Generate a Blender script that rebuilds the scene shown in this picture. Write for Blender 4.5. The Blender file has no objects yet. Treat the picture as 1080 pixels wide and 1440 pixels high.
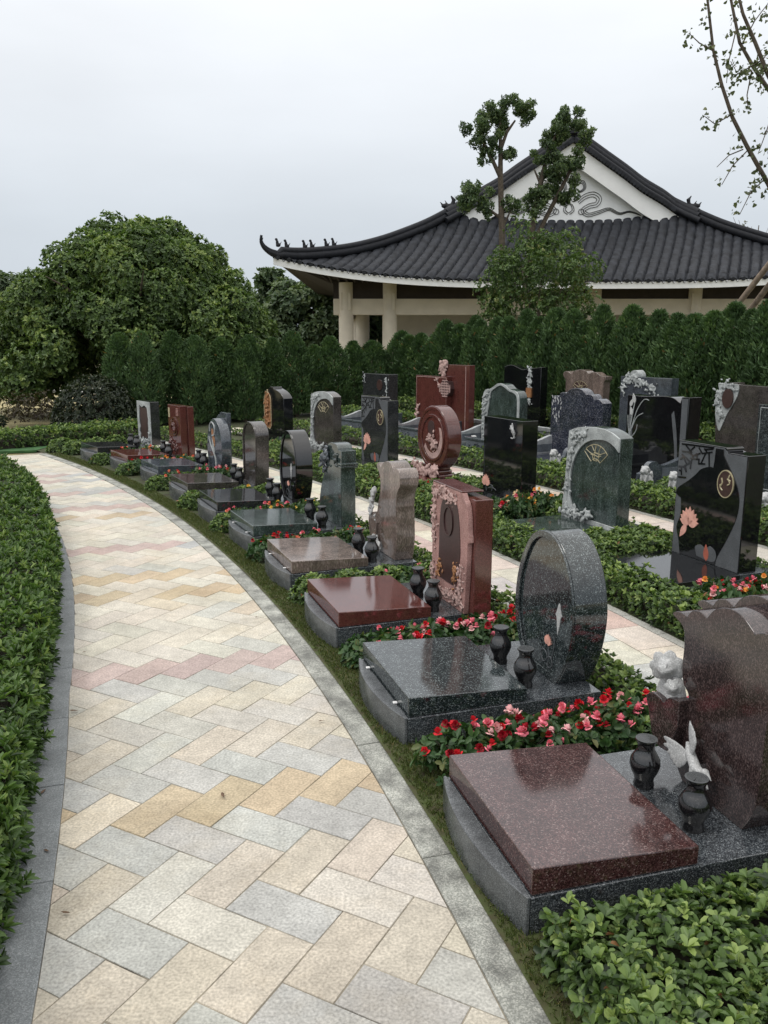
import bpy, bmesh, math, random
import numpy as np
from mathutils import Vector, Matrix, Euler, noise
R = math.radians
scene = bpy.context.scene
COL = scene.collection
random.seed(7); RNG = np.random.default_rng(7)

# ---------------------------------------------------------------- camera
cam_d = bpy.data.cameras.new("Camera")
cam = bpy.data.objects.new("Camera", cam_d); COL.objects.link(cam)
cam.location = (0, 0, 1.6); cam.rotation_euler = (R(90 - 11.8036), 0, 0)
cam_d.sensor_fit = 'VERTICAL'; cam_d.sensor_height = 36.0
cam_d.lens = 36.0 * 1175.66 / 1440.0
cam_d.clip_start = 0.05; cam_d.clip_end = 3000
scene.camera = cam

# ---------------------------------------------------------------- sky and sun (overcast)
SUN_EL, SUN_AZ = 58, 250            # sun high, behind cloud, to the left
world = bpy.data.worlds.new("World"); scene.world = world
world.use_nodes = True
wn = world.node_tree; wn.nodes.clear()
def _n(t, kind, **kw):
    n = t.nodes.new(kind)
    for k, v in kw.items(): setattr(n, k, v)
    return n
w_out = _n(wn, 'ShaderNodeOutputWorld'); w_bg = _n(wn, 'ShaderNodeBackground'); w_bg2 = _n(wn, 'ShaderNodeBackground')
w_mix = _n(wn, 'ShaderNodeMixShader'); w_mix.inputs[0].default_value = 0.88
sky = _n(wn, 'ShaderNodeTexSky', sky_type='NISHITA', sun_disc=False)
sky.sun_elevation = R(SUN_EL); sky.sun_rotation = R(SUN_AZ); sky.air_density = 1.5; sky.dust_density = 4.0
w_bg.inputs[1].default_value = 0.08
wn.links.new(sky.outputs[0], w_bg.inputs[0])
# the cloud layer: a CIE overcast sky, about three times brighter overhead than at the horizon
w_tc = _n(wn, 'ShaderNodeTexCoord'); w_sep = _n(wn, 'ShaderNodeSeparateXYZ'); w_ramp = _n(wn, 'ShaderNodeValToRGB')
wn.links.new(w_tc.outputs['Generated'], w_sep.inputs[0]); wn.links.new(w_sep.outputs[2], w_ramp.inputs[0])
els = w_ramp.color_ramp.elements
els[0].position = 0.0; els[0].color = (.32, .355, .395, 1)
els[1].position = 1.0; els[1].color = (1.0, .985, .955, 1)
for p, c in ((.12, (.36, .39, .425)), (.22, (.45, .472, .50)), (.34, (.545, .56, .58)), (.6, (.77, .765, .765))):
    e = els.new(p); e.color = (*c, 1)
w_no = _n(wn, 'ShaderNodeTexNoise'); w_no.inputs['Scale'].default_value = 2.2; w_no.inputs['Detail'].default_value = 8
w_map = _n(wn, 'ShaderNodeMapping'); w_map.inputs['Scale'].default_value = (1, 1, 3.0)
wn.links.new(w_tc.outputs['Generated'], w_map.inputs[0]); wn.links.new(w_map.outputs[0], w_no.inputs['Vector'])
w_mr = _n(wn, 'ShaderNodeMapRange'); w_mr.inputs[1].default_value = .3; w_mr.inputs[2].default_value = .7
w_mr.inputs[3].default_value = .93; w_mr.inputs[4].default_value = 1.06
wn.links.new(w_no.outputs[0], w_mr.inputs[0])
w_mul = _n(wn, 'ShaderNodeVectorMath', operation='SCALE')
wn.links.new(w_ramp.outputs[0], w_mul.inputs[0]); wn.links.new(w_mr.outputs[0], w_mul.inputs[3])
wn.links.new(w_mul.outputs[0], w_bg2.inputs[0]); w_bg2.inputs[1].default_value = 2.0
wn.links.new(w_bg.outputs[0], w_mix.inputs[1]); wn.links.new(w_bg2.outputs[0], w_mix.inputs[2])
wn.links.new(w_mix.outputs[0], w_out.inputs[0])
sun_d = bpy.data.lights.new("Sun", 'SUN'); sun_d.energy = 1.0; sun_d.angle = R(18); sun_d.color = (1, .96, .90)
sun = bpy.data.objects.new("Sun", sun_d); COL.objects.link(sun)
_az = R(SUN_AZ); _d = Vector((math.sin(_az)*math.cos(R(SUN_EL)), math.cos(_az)*math.cos(R(SUN_EL)), math.sin(R(SUN_EL))))
sun.rotation_euler = _d.to_track_quat('Z', 'Y').to_euler(); sun.location = (0, 0, 30)
scene.view_settings.view_transform = 'Standard'; scene.view_settings.look = 'None'
scene.view_settings.exposure = 0.0; scene.view_settings.gamma = 1.0

# ---------------------------------------------------------------- helpers
CX, CY = -24.6, -4.9               # the rows, kerbs and aisles are arcs about this point
def pol(r, deg, z=0.0):
    a = R(deg); return Vector((CX + r*math.cos(a), CY + r*math.sin(a), z))
def to_pol(x, y):
    return math.hypot(x-CX, y-CY), math.degrees(math.atan2(y-CY, x-CX))

def link(o, parent=None):
    COL.objects.link(o)
    if parent is not None: o.parent = parent
    return o
def tag(o, label=None, cat=None, group=None, kind=None):
    if label: o['label'] = label
    if cat: o['category'] = cat
    if group: o['group'] = group
    if kind: o['kind'] = kind
    return o
def empty(name, loc=(0,0,0), rz=0.0, label=None, cat=None, group=None):
    o = bpy.data.objects.new(name, None); COL.objects.link(o)
    o.location = loc; o.rotation_euler = (0, 0, rz); o.empty_display_size = .2
    return tag(o, label, cat, group)
def finish(me, smooth_deg=None):
    if smooth_deg:
        me.polygons.foreach_set('use_smooth', [True]*len(me.polygons))
        me.set_sharp_from_angle(angle=R(smooth_deg))
    me.update()
def bevel(o, w=.004, seg=2):
    m = o.modifiers.new('bevel', 'BEVEL'); m.width = w; m.segments = seg; m.limit_method = 'ANGLE'; m.angle_limit = R(40)
    return o

class MB:
    """collects shapes and links them as one mesh object"""
    def __init__(self): self.v = []; self.f = []; self.mi = []
    def add(self, vs, fs, mi=0):
        b = len(self.v); self.v += [tuple(p) for p in vs]
        for f in fs: self.f.append(tuple(b+i for i in f)); self.mi.append(mi)
    def box(self, x0, x1, y0, y1, z0, z1, mi=0):
        self.add([(x0,y0,z0),(x1,y0,z0),(x1,y1,z0),(x0,y1,z0),(x0,y0,z1),(x1,y0,z1),(x1,y1,z1),(x0,y1,z1)],
                 [(0,3,2,1),(4,5,6,7),(0,1,5,4),(1,2,6,5),(2,3,7,6),(3,0,4,7)], mi)
    def ext_x(self, pts, x0, x1, mi=0):
        """outline (y,z) extruded along x; pts may run either way"""
        a = sum(pts[i][0]*pts[(i+1)%len(pts)][1]-pts[(i+1)%len(pts)][0]*pts[i][1] for i in range(len(pts)))
        if a < 0: pts = pts[::-1]
        n = len(pts)
        self.add([(x0,y,z) for y,z in pts]+[(x1,y,z) for y,z in pts],
                 [tuple(range(n))[::-1], tuple(range(n,2*n))]+[(i,(i+1)%n,n+(i+1)%n,n+i) for i in range(n)], mi)
    def ext_z(self, pts, z0, z1, mi=0):
        a = sum(pts[i][0]*pts[(i+1)%len(pts)][1]-pts[(i+1)%len(pts)][0]*pts[i][1] for i in range(len(pts)))
        if a < 0: pts = pts[::-1]
        n = len(pts)
        self.add([(x,y,z0) for x,y in pts]+[(x,y,z1) for x,y in pts],
                 [tuple(range(n))[::-1], tuple(range(n,2*n))]+[(i,(i+1)%n,n+(i+1)%n,n+i) for i in range(n)], mi)
    def ring_x(self, outer, inner, x0, x1, mi=0):
        """a raised band between two outlines of equal length"""
        n = len(outer); vs = []
        for x in (x0, x1):
            vs += [(x,y,z) for y,z in outer]+[(x,y,z) for y,z in inner]
        fs = []
        for i in range(n):
            j = (i+1) % n
            fs += [(i,j,n+j,n+i), (2*n+i,3*n+i,3*n+j,2*n+j), (i,2*n+i,2*n+j,j), (n+i,n+j,3*n+j,3*n+i)]
        self.add(vs, fs, mi)
    def tube(self, pts, r, seg=6, mi=0, caps=True):
        pts = [Vector(p) for p in pts]; n = len(pts)
        rs = r if isinstance(r, (list, tuple)) else [r]*n
        vs = []; up = Vector((.13,.21,1)).normalized(); fs = []
        for i, p in enumerate(pts):
            d = (pts[min(i+1,n-1)]-pts[max(i-1,0)]).normalized()
            a = d.cross(up)
            if a.length < .05: a = d.cross(Vector((1,0,0)))
            a.normalize(); b = d.cross(a).normalized()
            for k in range(seg):
                t = 2*math.pi*k/seg; vs.append(p+a*math.cos(t)*rs[i]+b*math.sin(t)*rs[i])
        for i in range(n-1):
            for k in range(seg):
                fs.append((i*seg+k,i*seg+(k+1)%seg,(i+1)*seg+(k+1)%seg,(i+1)*seg+k))
        if caps: fs += [tuple(range(seg))[::-1], tuple(range((n-1)*seg,n*seg))]
        self.add(vs, fs, mi)
    def lathe(self, prof, seg=24, at=(0,0,0), mi=0):
        n = len(prof); vs = []; fs = []
        for r, z in prof:
            for k in range(seg):
                t = 2*math.pi*k/seg; vs.append((at[0]+r*math.cos(t), at[1]+r*math.sin(t), at[2]+z))
        for i in range(n-1):
            for k in range(seg):
                fs.append((i*seg+k,i*seg+(k+1)%seg,(i+1)*seg+(k+1)%seg,(i+1)*seg+k))
        fs += [tuple(range(seg))[::-1], tuple(range((n-1)*seg,n*seg))]
        self.add(vs, fs, mi)
    def ball(self, c, rad, nu=8, nv=6, rot=None, mi=0):
        rx, ry, rz = rad if isinstance(rad, (list, tuple)) else (rad,)*3
        vs = []; fs = []
        for j in range(nv+1):
            ph = math.pi*j/nv
            for i in range(nu):
                th = 2*math.pi*i/nu
                p = Vector((rx*math.sin(ph)*math.cos(th), ry*math.sin(ph)*math.sin(th), rz*math.cos(ph)))
                if rot: p = rot @ p
                vs.append(p+Vector(c))
        for j in range(nv):
            for i in range(nu):
                fs.append((j*nu+i,(j+1)*nu+i,(j+1)*nu+(i+1)%nu,j*nu+(i+1)%nu))
        self.add(vs, fs, mi)
    def mesh(self, name, mats, smooth=None):
        me = bpy.data.meshes.new(name); me.from_pydata(self.v, [], self.f)
        for m in (mats if isinstance(mats, (list, tuple)) else [mats]): me.materials.append(m)
        me.polygons.foreach_set('material_index', self.mi)
        me.validate(); finish(me, smooth); return me
    def build(self, name, mats, parent=None, smooth=None, bev=None):
        o = bpy.data.objects.new(name, self.mesh(name, mats, smooth)); link(o, parent)
        if bev: bevel(o, bev)
        return o

def fused_mesh(name, mb, mat, voxel, smooth=70):
    """melts overlapping lumps into one continuous carved surface"""
    me = bpy.data.meshes.new(name+'_src'); me.from_pydata(mb.v, [], mb.f); me.update()
    t = bpy.data.objects.new('tmp', me); COL.objects.link(t)
    m = t.modifiers.new('r', 'REMESH'); m.mode = 'VOXEL'; m.voxel_size = voxel
    dg = bpy.context.evaluated_depsgraph_get(); dg.update()
    out = bpy.data.meshes.new_from_object(t.evaluated_get(dg)); out.name = name
    bpy.data.objects.remove(t); bpy.data.meshes.remove(me)
    out.materials.clear(); out.materials.append(mat); finish(out, smooth); return out

def spline(pts, n=6, closed=True):
    """Catmull-Rom through the points"""
    out = []; N = len(pts)
    for i in range(N if closed else N-1):
        if closed: p0,p1,p2,p3 = pts[i-1],pts[i],pts[(i+1)%N],pts[(i+2)%N]
        else: p0,p1,p2,p3 = pts[max(i-1,0)],pts[i],pts[i+1],pts[min(i+2,N-1)]
        for k in range(n):
            t = k/n
            out.append(tuple(.5*((2*b)+(-a+c)*t+(2*a-5*b+4*c-d)*t*t+(-a+3*b-3*c+d)*t**3) for a,b,c,d in zip(p0,p1,p2,p3)))
    if not closed: out.append(tuple(pts[-1]))
    return out
def mixed(segs, n=6):
    """outline from runs: a list of points is smoothed, a single point is a corner"""
    out = []
    for s in segs:
        if isinstance(s, list): out += spline(s, n, closed=False)
        else: out.append(s)
    res = [out[0]]
    for p in out[1:]:
        if math.dist(p, res[-1]) > 1e-4: res.append(p)
    if math.dist(res[0], res[-1]) < 1e-4: res.pop()
    return res
def inset(pts, d):
    n = len(pts); a = sum(pts[i][0]*pts[(i+1)%n][1]-pts[(i+1)%n][0]*pts[i][1] for i in range(n))
    s = 1 if a > 0 else -1; out = []
    for i in range(n):
        p, q, r = Vector(pts[i-1]), Vector(pts[i]), Vector(pts[(i+1)%n])
        e1 = (q-p).normalized(); e2 = (r-q).normalized()
        n1 = Vector((-e1.y,e1.x))*s; n2 = Vector((-e2.y,e2.x))*s
        m = (n1+n2); m = m.normalized() if m.length > .2 else n1
        k = d/max(.5, m.dot(n1)); out.append(tuple(q+m*k))
    return out
def ellipse(cy, cz, ry, rz, n=40, a0=0, a1=360):
    full = abs(a1-a0) >= 360
    return [(cy+ry*math.cos(R(a0+(a1-a0)*i/(n if full else n-1))), cz+rz*math.sin(R(a0+(a1-a0)*i/(n if full else n-1)))) for i in range(n)]

# ---------------------------------------------------------------- materials
def new_mat(name):
    m = bpy.data.materials.new(name); m.use_nodes = True
    t = m.node_tree; b = t.nodes['Principled BSDF']; return m, t, b
def ramp(t, stops, interp='LINEAR'):
    r = _n(t, 'ShaderNodeValToRGB'); r.color_ramp.interpolation = interp; e = r.color_ramp.elements
    e[0].position = stops[0][0]; e[0].color = (*stops[0][1], 1); e[1].position = stops[-1][0]; e[1].color = (*stops[-1][1], 1)
    for p, c in stops[1:-1]:
        q = e.new(p); q.color = (*c, 1)
    return r
def granite(name, stops, scale=260, rough=.09, stretch=None, cloud=.25, spec=.5, bump=0.0, ior=None):
    """polished or sawn stone: grains of the given colours (cumulative share, colour) and a faint large mottle"""
    m, t, b = new_mat(name); L = t.links.new
    tc = _n(t, 'ShaderNodeTexCoord'); vec = tc.outputs['Object']
    if stretch:
        mp = _n(t, 'ShaderNodeMapping'); mp.inputs['Scale'].default_value = stretch; L(vec, mp.inputs[0]); vec2 = mp.outputs[0]
    else: vec2 = vec
    vo = _n(t, 'ShaderNodeTexVoronoi'); vo.inputs['Scale'].default_value = scale; L(vec2, vo.inputs['Vector'])
    sp = _n(t, 'ShaderNodeSeparateColor'); L(vo.outputs['Color'], sp.inputs[0])
    no = _n(t, 'ShaderNodeTexNoise'); no.inputs['Scale'].default_value = scale*.12; no.inputs['Detail'].default_value = 4; L(vec2, no.inputs['Vector'])
    ma = _n(t, 'ShaderNodeMath', operation='MULTIPLY_ADD'); L(no.outputs[0], ma.inputs[0]); ma.inputs[1].default_value = .35
    sub = _n(t, 'ShaderNodeMath', operation='SUBTRACT'); L(sp.outputs[0], sub.inputs[0]); sub.inputs[1].default_value = .175; L(sub.outputs[0], ma.inputs[2])
    rp = ramp(t, stops, 'CONSTANT'); L(ma.outputs[0], rp.inputs[0])
    n2 = _n(t, 'ShaderNodeTexNoise'); n2.inputs['Scale'].default_value = 9; n2.inputs['Detail'].default_value = 6; L(vec2, n2.inputs['Vector'])
    mr = _n(t, 'ShaderNodeMapRange'); mr.inputs[1].default_value = .3; mr.inputs[2].default_value = .7
    mr.inputs[3].default_value = 1-cloud; mr.inputs[4].default_value = 1+cloud; L(n2.outputs[0], mr.inputs[0])
    vm = _n(t, 'ShaderNodeVectorMath', operation='SCALE'); L(rp.outputs[0], vm.inputs[0]); L(mr.outputs[0], vm.inputs[3])
    L(vm.outputs[0], b.inputs['Base Color'])
    r2 = _n(t, 'ShaderNodeMapRange'); r2.inputs[3].default_value = rough*.75; r2.inputs[4].default_value = rough*1.35; L(n2.outputs[0], r2.inputs[0])
    L(r2.outputs[0], b.inputs['Roughness']); b.inputs['Specular IOR Level'].default_value = spec; b.inputs['IOR'].default_value = ior or (1.72 if rough < .2 else 1.5)
    if bump:
        bp = _n(t, 'ShaderNodeBump'); bp.inputs['Strength'].default_value = bump; bp.inputs['Distance'].default_value = .004
        L(no.outputs[0], bp.inputs['Height']); L(bp.outputs[0], b.inputs['Normal'])
    return m
def plain(name, c, rough=.6, var=.15, scale=12, bump=0.0, c2=None, spec=.5, detail=6):
    m, t, b = new_mat(name); L = t.links.new
    tc = _n(t, 'ShaderNodeTexCoord'); no = _n(t, 'ShaderNodeTexNoise'); no.inputs['Scale'].default_value = scale; no.inputs['Detail'].default_value = detail
    L(tc.outputs['Object'], no.inputs['Vector'])
    lo = tuple(x*(1-var) for x in c); hi = c2 if c2 else tuple(min(1, x*(1+var)) for x in c)
    rp = ramp(t, [(.3, lo), (.7, hi)]); L(no.outputs[0], rp.inputs[0]); L(rp.outputs[0], b.inputs['Base Color'])
    b.inputs['Roughness'].default_value = rough; b.inputs['Specular IOR Level'].default_value = spec
    if bump:
        bp = _n(t, 'ShaderNodeBump'); bp.inputs['Strength'].default_value = bump; bp.inputs['Distance'].default_value = .01
        L(no.outputs[0], bp.inputs['Height']); L(bp.outputs[0], b.inputs['Normal'])
    return m
def leaf_mat(name, stops, rough=.42, transl=.22):
    m, t, b = new_mat(name); L = t.links.new
    at = _n(t, 'ShaderNodeAttribute', attribute_name='tone'); rp = ramp(t, stops); L(at.outputs['Fac'], rp.inputs[0])
    L(rp.outputs[0], b.inputs['Base Color']); b.inputs['Roughness'].default_value = rough; b.inputs['Specular IOR Level'].default_value = .35
    tr = _n(t, 'ShaderNodeBsdfTranslucent'); hs = _n(t, 'ShaderNodeVectorMath', operation='MULTIPLY'); L(rp.outputs[0], hs.inputs[0]); hs.inputs[1].default_value = (1.3, 1.5, .7)
    L(hs.outputs[0], tr.inputs[0]); mx = _n(t, 'ShaderNodeMixShader'); mx.inputs[0].default_value = transl
    L(b.outputs[0], mx.inputs[1]); L(tr.outputs[0], mx.inputs[2]); L(mx.outputs[0], t.nodes['Material Output'].inputs[0])
    return m

# ---- leaves: many small folded blades, written straight into mesh arrays
def norm(a): return a/np.maximum(np.linalg.norm(a, axis=1, keepdims=True), 1e-9)
def leaf_arrays(P, D, U, L, W, fold=.25, curl=.15, shape=(.35, .72)):
    """P base points, D directions, U up hints; returns verts (N*6) laid out base,r1,r2,tip,l2,l1"""
    D = norm(D); S = norm(np.cross(D, U)); Nn = np.cross(S, D)
    L = L[:, None]; W = W[:, None]
    b = P; tip = P + D*L - Nn*L*curl
    f1, f2 = shape
    r1 = P + D*L*f1 + S*W*.5 + Nn*W*fold; r2 = P + D*L*f2 + S*W*.42 + Nn*W*(fold*.6) - Nn*L*curl*.4
    l1 = P + D*L*f1 - S*W*.5 + Nn*W*fold; l2 = P + D*L*f2 - S*W*.42 + Nn*W*(fold*.6) - Nn*L*curl*.4
    return np.stack([b, r1, r2, tip, l2, l1], 1).reshape(-1, 3)
def leaf_mesh(name, V, tone, mat):
    n = len(tone); me = bpy.data.meshes.new(name)
    me.vertices.add(n*6); me.vertices.foreach_set('co', V.astype(np.float32).ravel())
    idx = (np.arange(n)[:, None]*6 + np.array([0,1,2,3, 0,3,4,5])[None]).ravel().astype(np.int32)
    me.loops.add(n*8); me.loops.foreach_set('vertex_index', idx)
    me.polygons.add(n*2); me.polygons.foreach_set('loop_start', (np.arange(n*2)*4).astype(np.int32))
    at = me.attributes.new('tone', 'FLOAT', 'FACE'); at.data.foreach_set('value', np.repeat(tone, 2).astype(np.float32))
    me.materials.append(mat); me.update(calc_edges=True); me.validate(); return me
def rosettes(C, N, K, L, W, el=(15, 60), rng=RNG, jitter=.3, lift=0.0, tone=None, tvar=.22, **kw):
    """whorls of K leaves at centres C about axes N"""
    n = len(C); C = np.repeat(C, K, 0); N0 = norm(N); N = np.repeat(N0, K, 0)
    a = rng.uniform(0, 2*np.pi, n*K); h = np.cross(N, np.array([.31,.17,.93]) + rng.normal(0,.2,(n*K,3))); h = norm(h); g = np.cross(N, h)
    side = h*np.cos(a)[:, None] + g*np.sin(a)[:, None]
    e = np.radians(rng.uniform(el[0], el[1], n*K))[:, None]
    D = side*np.cos(e) + N*np.sin(e) + rng.normal(0, jitter*.3, (n*K, 3))
    ls = L*rng.uniform(.65, 1.15, n*K)
    if tone is None: tone = np.clip(rng.normal(.5, tvar, n), 0, 1)
    young = (np.degrees(e[:, 0])-el[0])/max(1, el[1]-el[0])-.5          # upright leaves paler: new growth, plus bright tops over dark depth put into tone
    tn = np.clip(np.repeat(tone, K) + rng.normal(0, .10, n*K) + .42*young, 0, .97); tn = np.where(rng.random(n*K) < .006, 1.0, tn)
    V = leaf_arrays(C + N*lift, D, N + rng.normal(0,.15,(n*K,3)), ls, ls*(W/L), **kw)
    return V, tn
# ---- named materials
M = {}
M['grey_plinth'] = granite('dark grey granite', [(0,(.022,.026,.030)),(.45,(.05,.057,.064)),(.75,(.10,.112,.122)),(.92,(.19,.205,.215))], 330, .12)
M['sawn_panel'] = granite('sawn grey granite', [(0,(.055,.06,.064)),(.4,(.088,.095,.10)),(.8,(.14,.148,.155))], 420, .22, cloud=.4)
M['brown_speck'] = granite('maroon brown granite', [(0,(.030,.013,.013)),(.35,(.058,.026,.025)),(.72,(.095,.05,.047)),(.93,(.17,.12,.112))], 270, .09)
M['brown_streak'] = granite('streaked brown granite', [(0,(.022,.015,.015)),(.4,(.042,.028,.027)),(.72,(.075,.052,.050)),(.94,(.10,.075,.072))], 300, .11, (1,1,.6), cloud=.15)
M['blackgreen_speck'] = granite('black green granite with white grains', [(0,(.008,.012,.013)),(.42,(.022,.03,.032)),(.74,(.055,.07,.074)),(.91,(.17,.195,.195))], 300, .08)
M['red'] = granite('red granite', [(0,(.066,.020,.017)),(.4,(.10,.031,.026)),(.8,(.135,.048,.041))], 320, .09, cloud=.12)
M['red_sawn'] = granite('pale sawn red granite', [(0,(.26,.135,.12)),(.4,(.34,.19,.17)),(.8,(.42,.26,.235))], 320, .6, cloud=.2)
M['red_panel'] = granite('dull dark red granite', [(0,(.035,.016,.016)),(.5,(.05,.024,.023)),(.85,(.07,.036,.034))], 320, .35)
M['beige'] = granite('beige brown granite', [(0,(.105,.08,.068)),(.4,(.15,.115,.098)),(.75,(.20,.16,.14)),(.93,(.26,.20,.18))], 300, .10, (1,1,.22), cloud=.4)
M['green'] = granite('dark green granite', [(0,(.022,.033,.031)),(.4,(.038,.054,.05)),(.75,(.062,.082,.077)),(.93,(.11,.135,.13))], 300, .11, (1,1,.4), cloud=.4)
M['black'] = granite('polished black granite', [(0,(.004,.004,.005)),(.6,(.007,.008,.009)),(.93,(.02,.021,.022))], 300, .05, cloud=.1)
M['darkgrey'] = granite('polished charcoal granite', [(0,(.016,.017,.019)),(.5,(.028,.029,.031)),(.9,(.06,.062,.064))], 300, .08)
M['greybrown'] = granite('grey brown granite', [(0,(.03,.026,.025)),(.4,(.055,.048,.045)),(.8,(.10,.088,.083))], 220, .1, cloud=.3)
M['bluegrey'] = granite('blue grey granite', [(0,(.03,.037,.047)),(.4,(.058,.068,.083)),(.8,(.12,.136,.155))], 220, .1, cloud=.3)
M['blueblack'] = granite('blue black granite with pale grains', [(0,(.012,.015,.026)),(.42,(.032,.037,.056)),(.78,(.075,.08,.1)),(.93,(.17,.17,.19))], 150, .12)
M['matt_grey'] = granite('matt etched grey stone', [(0,(.062,.068,.075)),(.4,(.08,.087,.095)),(.8,(.11,.118,.127))], 400, .7, cloud=.15)
M['carve'] = granite('pale carved grey stone', [(0,(.26,.28,.28)),(.4,(.34,.36,.36)),(.8,(.46,.48,.48))], 260, .7, cloud=.3, bump=.5)
M['white'] = granite('white carved stone', [(0,(.33,.335,.335)),(.4,(.40,.405,.405)),(.8,(.50,.505,.505))], 260, .65, cloud=.15, bump=.3)
M['pinkcarve'] = granite('carved red stone left rough', [(0,(.32,.205,.185)),(.4,(.40,.27,.245)),(.8,(.5,.36,.33))], 260, .7, cloud=.2, bump=.4)
M['stone_rail'] = granite('grey stone rail', [(0,(.25,.265,.275)),(.4,(.32,.335,.345)),(.8,(.42,.435,.445))], 300, .55)
M['relief_panel'] = granite('blue grey relief stone', [(0,(.07,.082,.098)),(.4,(.10,.115,.135)),(.8,(.17,.19,.21))], 260, .5, bump=.4)
M['goldcarve'] = plain('carved golden wood', (.28,.13,.055), .5, .45, 60, .5)
M['gold'] = plain('gilt line', (.40,.35,.22), .4, .2, 40)
M['brownmedal'] = plain('brown medallion', (.055,.032,.028), .25, .2, 40)
M['lotus'] = plain('salmon lotus', (.68,.36,.29), .5, .14, 26)
M['lotus_red'] = plain('brick red lotus bud', (.36,.10,.065), .5, .2, 26)
M['metal'] = plain('bright steel clip', (.8,.8,.8), .3, .05, 20)
M['vase'] = granite('black stone vase', [(0,(.006,.006,.007)),(.6,(.012,.012,.013)),(.93,(.03,.03,.03))], 300, .13)
M['vase_in'] = plain('dull grey vase rim', (.07,.075,.078), .6, .2, 60)

M['kerb_pale'] = granite('weathered pale kerb', [(0,(.19,.195,.175)),(.4,(.27,.275,.25)),(.8,(.36,.36,.325))], 260, .75, cloud=.55)
M['kerb_dark'] = granite('grey kerb', [(0,(.15,.163,.168)),(.4,(.20,.215,.222)),(.8,(.27,.283,.287))], 330, .6, cloud=.18)
M['joint'] = plain('sandy joint', (.07,.06,.045), .95, .4, 5, c2=(.36,.32,.25))
M['soil'] = plain('soil with creeping weeds', (.06,.045,.03), .95, .4, 9, .8, c2=(.05,.075,.022))
M['moss'] = plain('mossy earth', (.075,.062,.03), .95, .3, 24, .8, c2=(.06,.085,.022))
M['ground'] = plain('thin grass', (.10,.10,.04), .95, .3, .35, 0, c2=(.28,.24,.12))
M['lawn'] = plain('green lawn', (.035,.10,.03), .9, .3, 8, .6)
M['twig'] = plain('dark twigs', (.030,.026,.017), .95, .35, 40, .6)
M['bark'] = plain('grey brown bark', (.085,.068,.05), .9, .4, 18, .8)
M['bark_pale'] = plain('pale bark', (.14,.115,.09), .9, .35, 18, .8)
M['wood_pole'] = plain('weathered wooden pole', (.20,.155,.115), .85, .3, 20, .4)

def paver_mat():
    m, t, b = new_mat('granite pavers'); L = t.links.new
    at = _n(t, 'ShaderNodeAttribute', attribute_name='stone'); tc = _n(t, 'ShaderNodeTexCoord')
    n1 = _n(t, 'ShaderNodeTexNoise'); n1.inputs['Scale'].default_value = 120; n1.inputs['Detail'].default_value = 3; L(tc.outputs['Object'], n1.inputs['Vector'])
    n2 = _n(t, 'ShaderNodeTexNoise'); n2.inputs['Scale'].default_value = 3.2; n2.inputs['Detail'].default_value = 7; n2.inputs['Roughness'].default_value = .62; L(tc.outputs['Object'], n2.inputs['Vector'])
    n3 = _n(t, 'ShaderNodeTexNoise'); n3.inputs['Scale'].default_value = 22; n3.inputs['Detail'].default_value = 5; L(tc.outputs['Object'], n3.inputs['Vector'])
    def rng(src, a, b_, lo=.3, hi=.7):
        r = _n(t, 'ShaderNodeMapRange'); r.inputs[1].default_value = lo; r.inputs[2].default_value = hi; r.inputs[3].default_value = a; r.inputs[4].default_value = b_; L(src, r.inputs[0]); return r.outputs[0]
    m1 = _n(t, 'ShaderNodeMath', operation='MULTIPLY'); L(rng(n1.outputs[0], .70, 1.22), m1.inputs[0]); L(rng(n2.outputs[0], .80, 1.12), m1.inputs[1])
    m2 = _n(t, 'ShaderNodeMath', operation='MULTIPLY'); L(m1.outputs[0], m2.inputs[0]); L(rng(n3.outputs[0], .88, 1.08), m2.inputs[1])
    vm = _n(t, 'ShaderNodeVectorMath', operation='SCALE'); L(at.outputs['Color'], vm.inputs[0]); L(m2.outputs[0], vm.inputs[3])
    mx = _n(t, 'ShaderNodeMix', data_type='RGBA', blend_type='MULTIPLY'); mx.inputs['B'].default_value = (.92, .82, .66, 1)
    n4 = _n(t, 'ShaderNodeTexNoise'); n4.inputs['Scale'].default_value = 1.1; n4.inputs['Detail'].default_value = 8; n4.inputs['Roughness'].default_value = .7; L(tc.outputs['Object'], n4.inputs['Vector']); L(rng(n4.outputs[0], 0, .62, .50, .74), mx.inputs['Factor']); L(vm.outputs[0], mx.inputs['A'])
    L(mx.outputs['Result'], b.inputs['Base Color']); b.inputs['Roughness'].default_value = .72; b.inputs['Specular IOR Level'].default_value = .35
    bp = _n(t, 'ShaderNodeBump'); bp.inputs['Strength'].default_value = .35; bp.inputs['Distance'].default_value = .002
    L(n1.outputs[0], bp.inputs['Height']); L(bp.outputs[0], b.inputs['Normal'])
    return m
M['paver'] = paver_mat()

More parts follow.
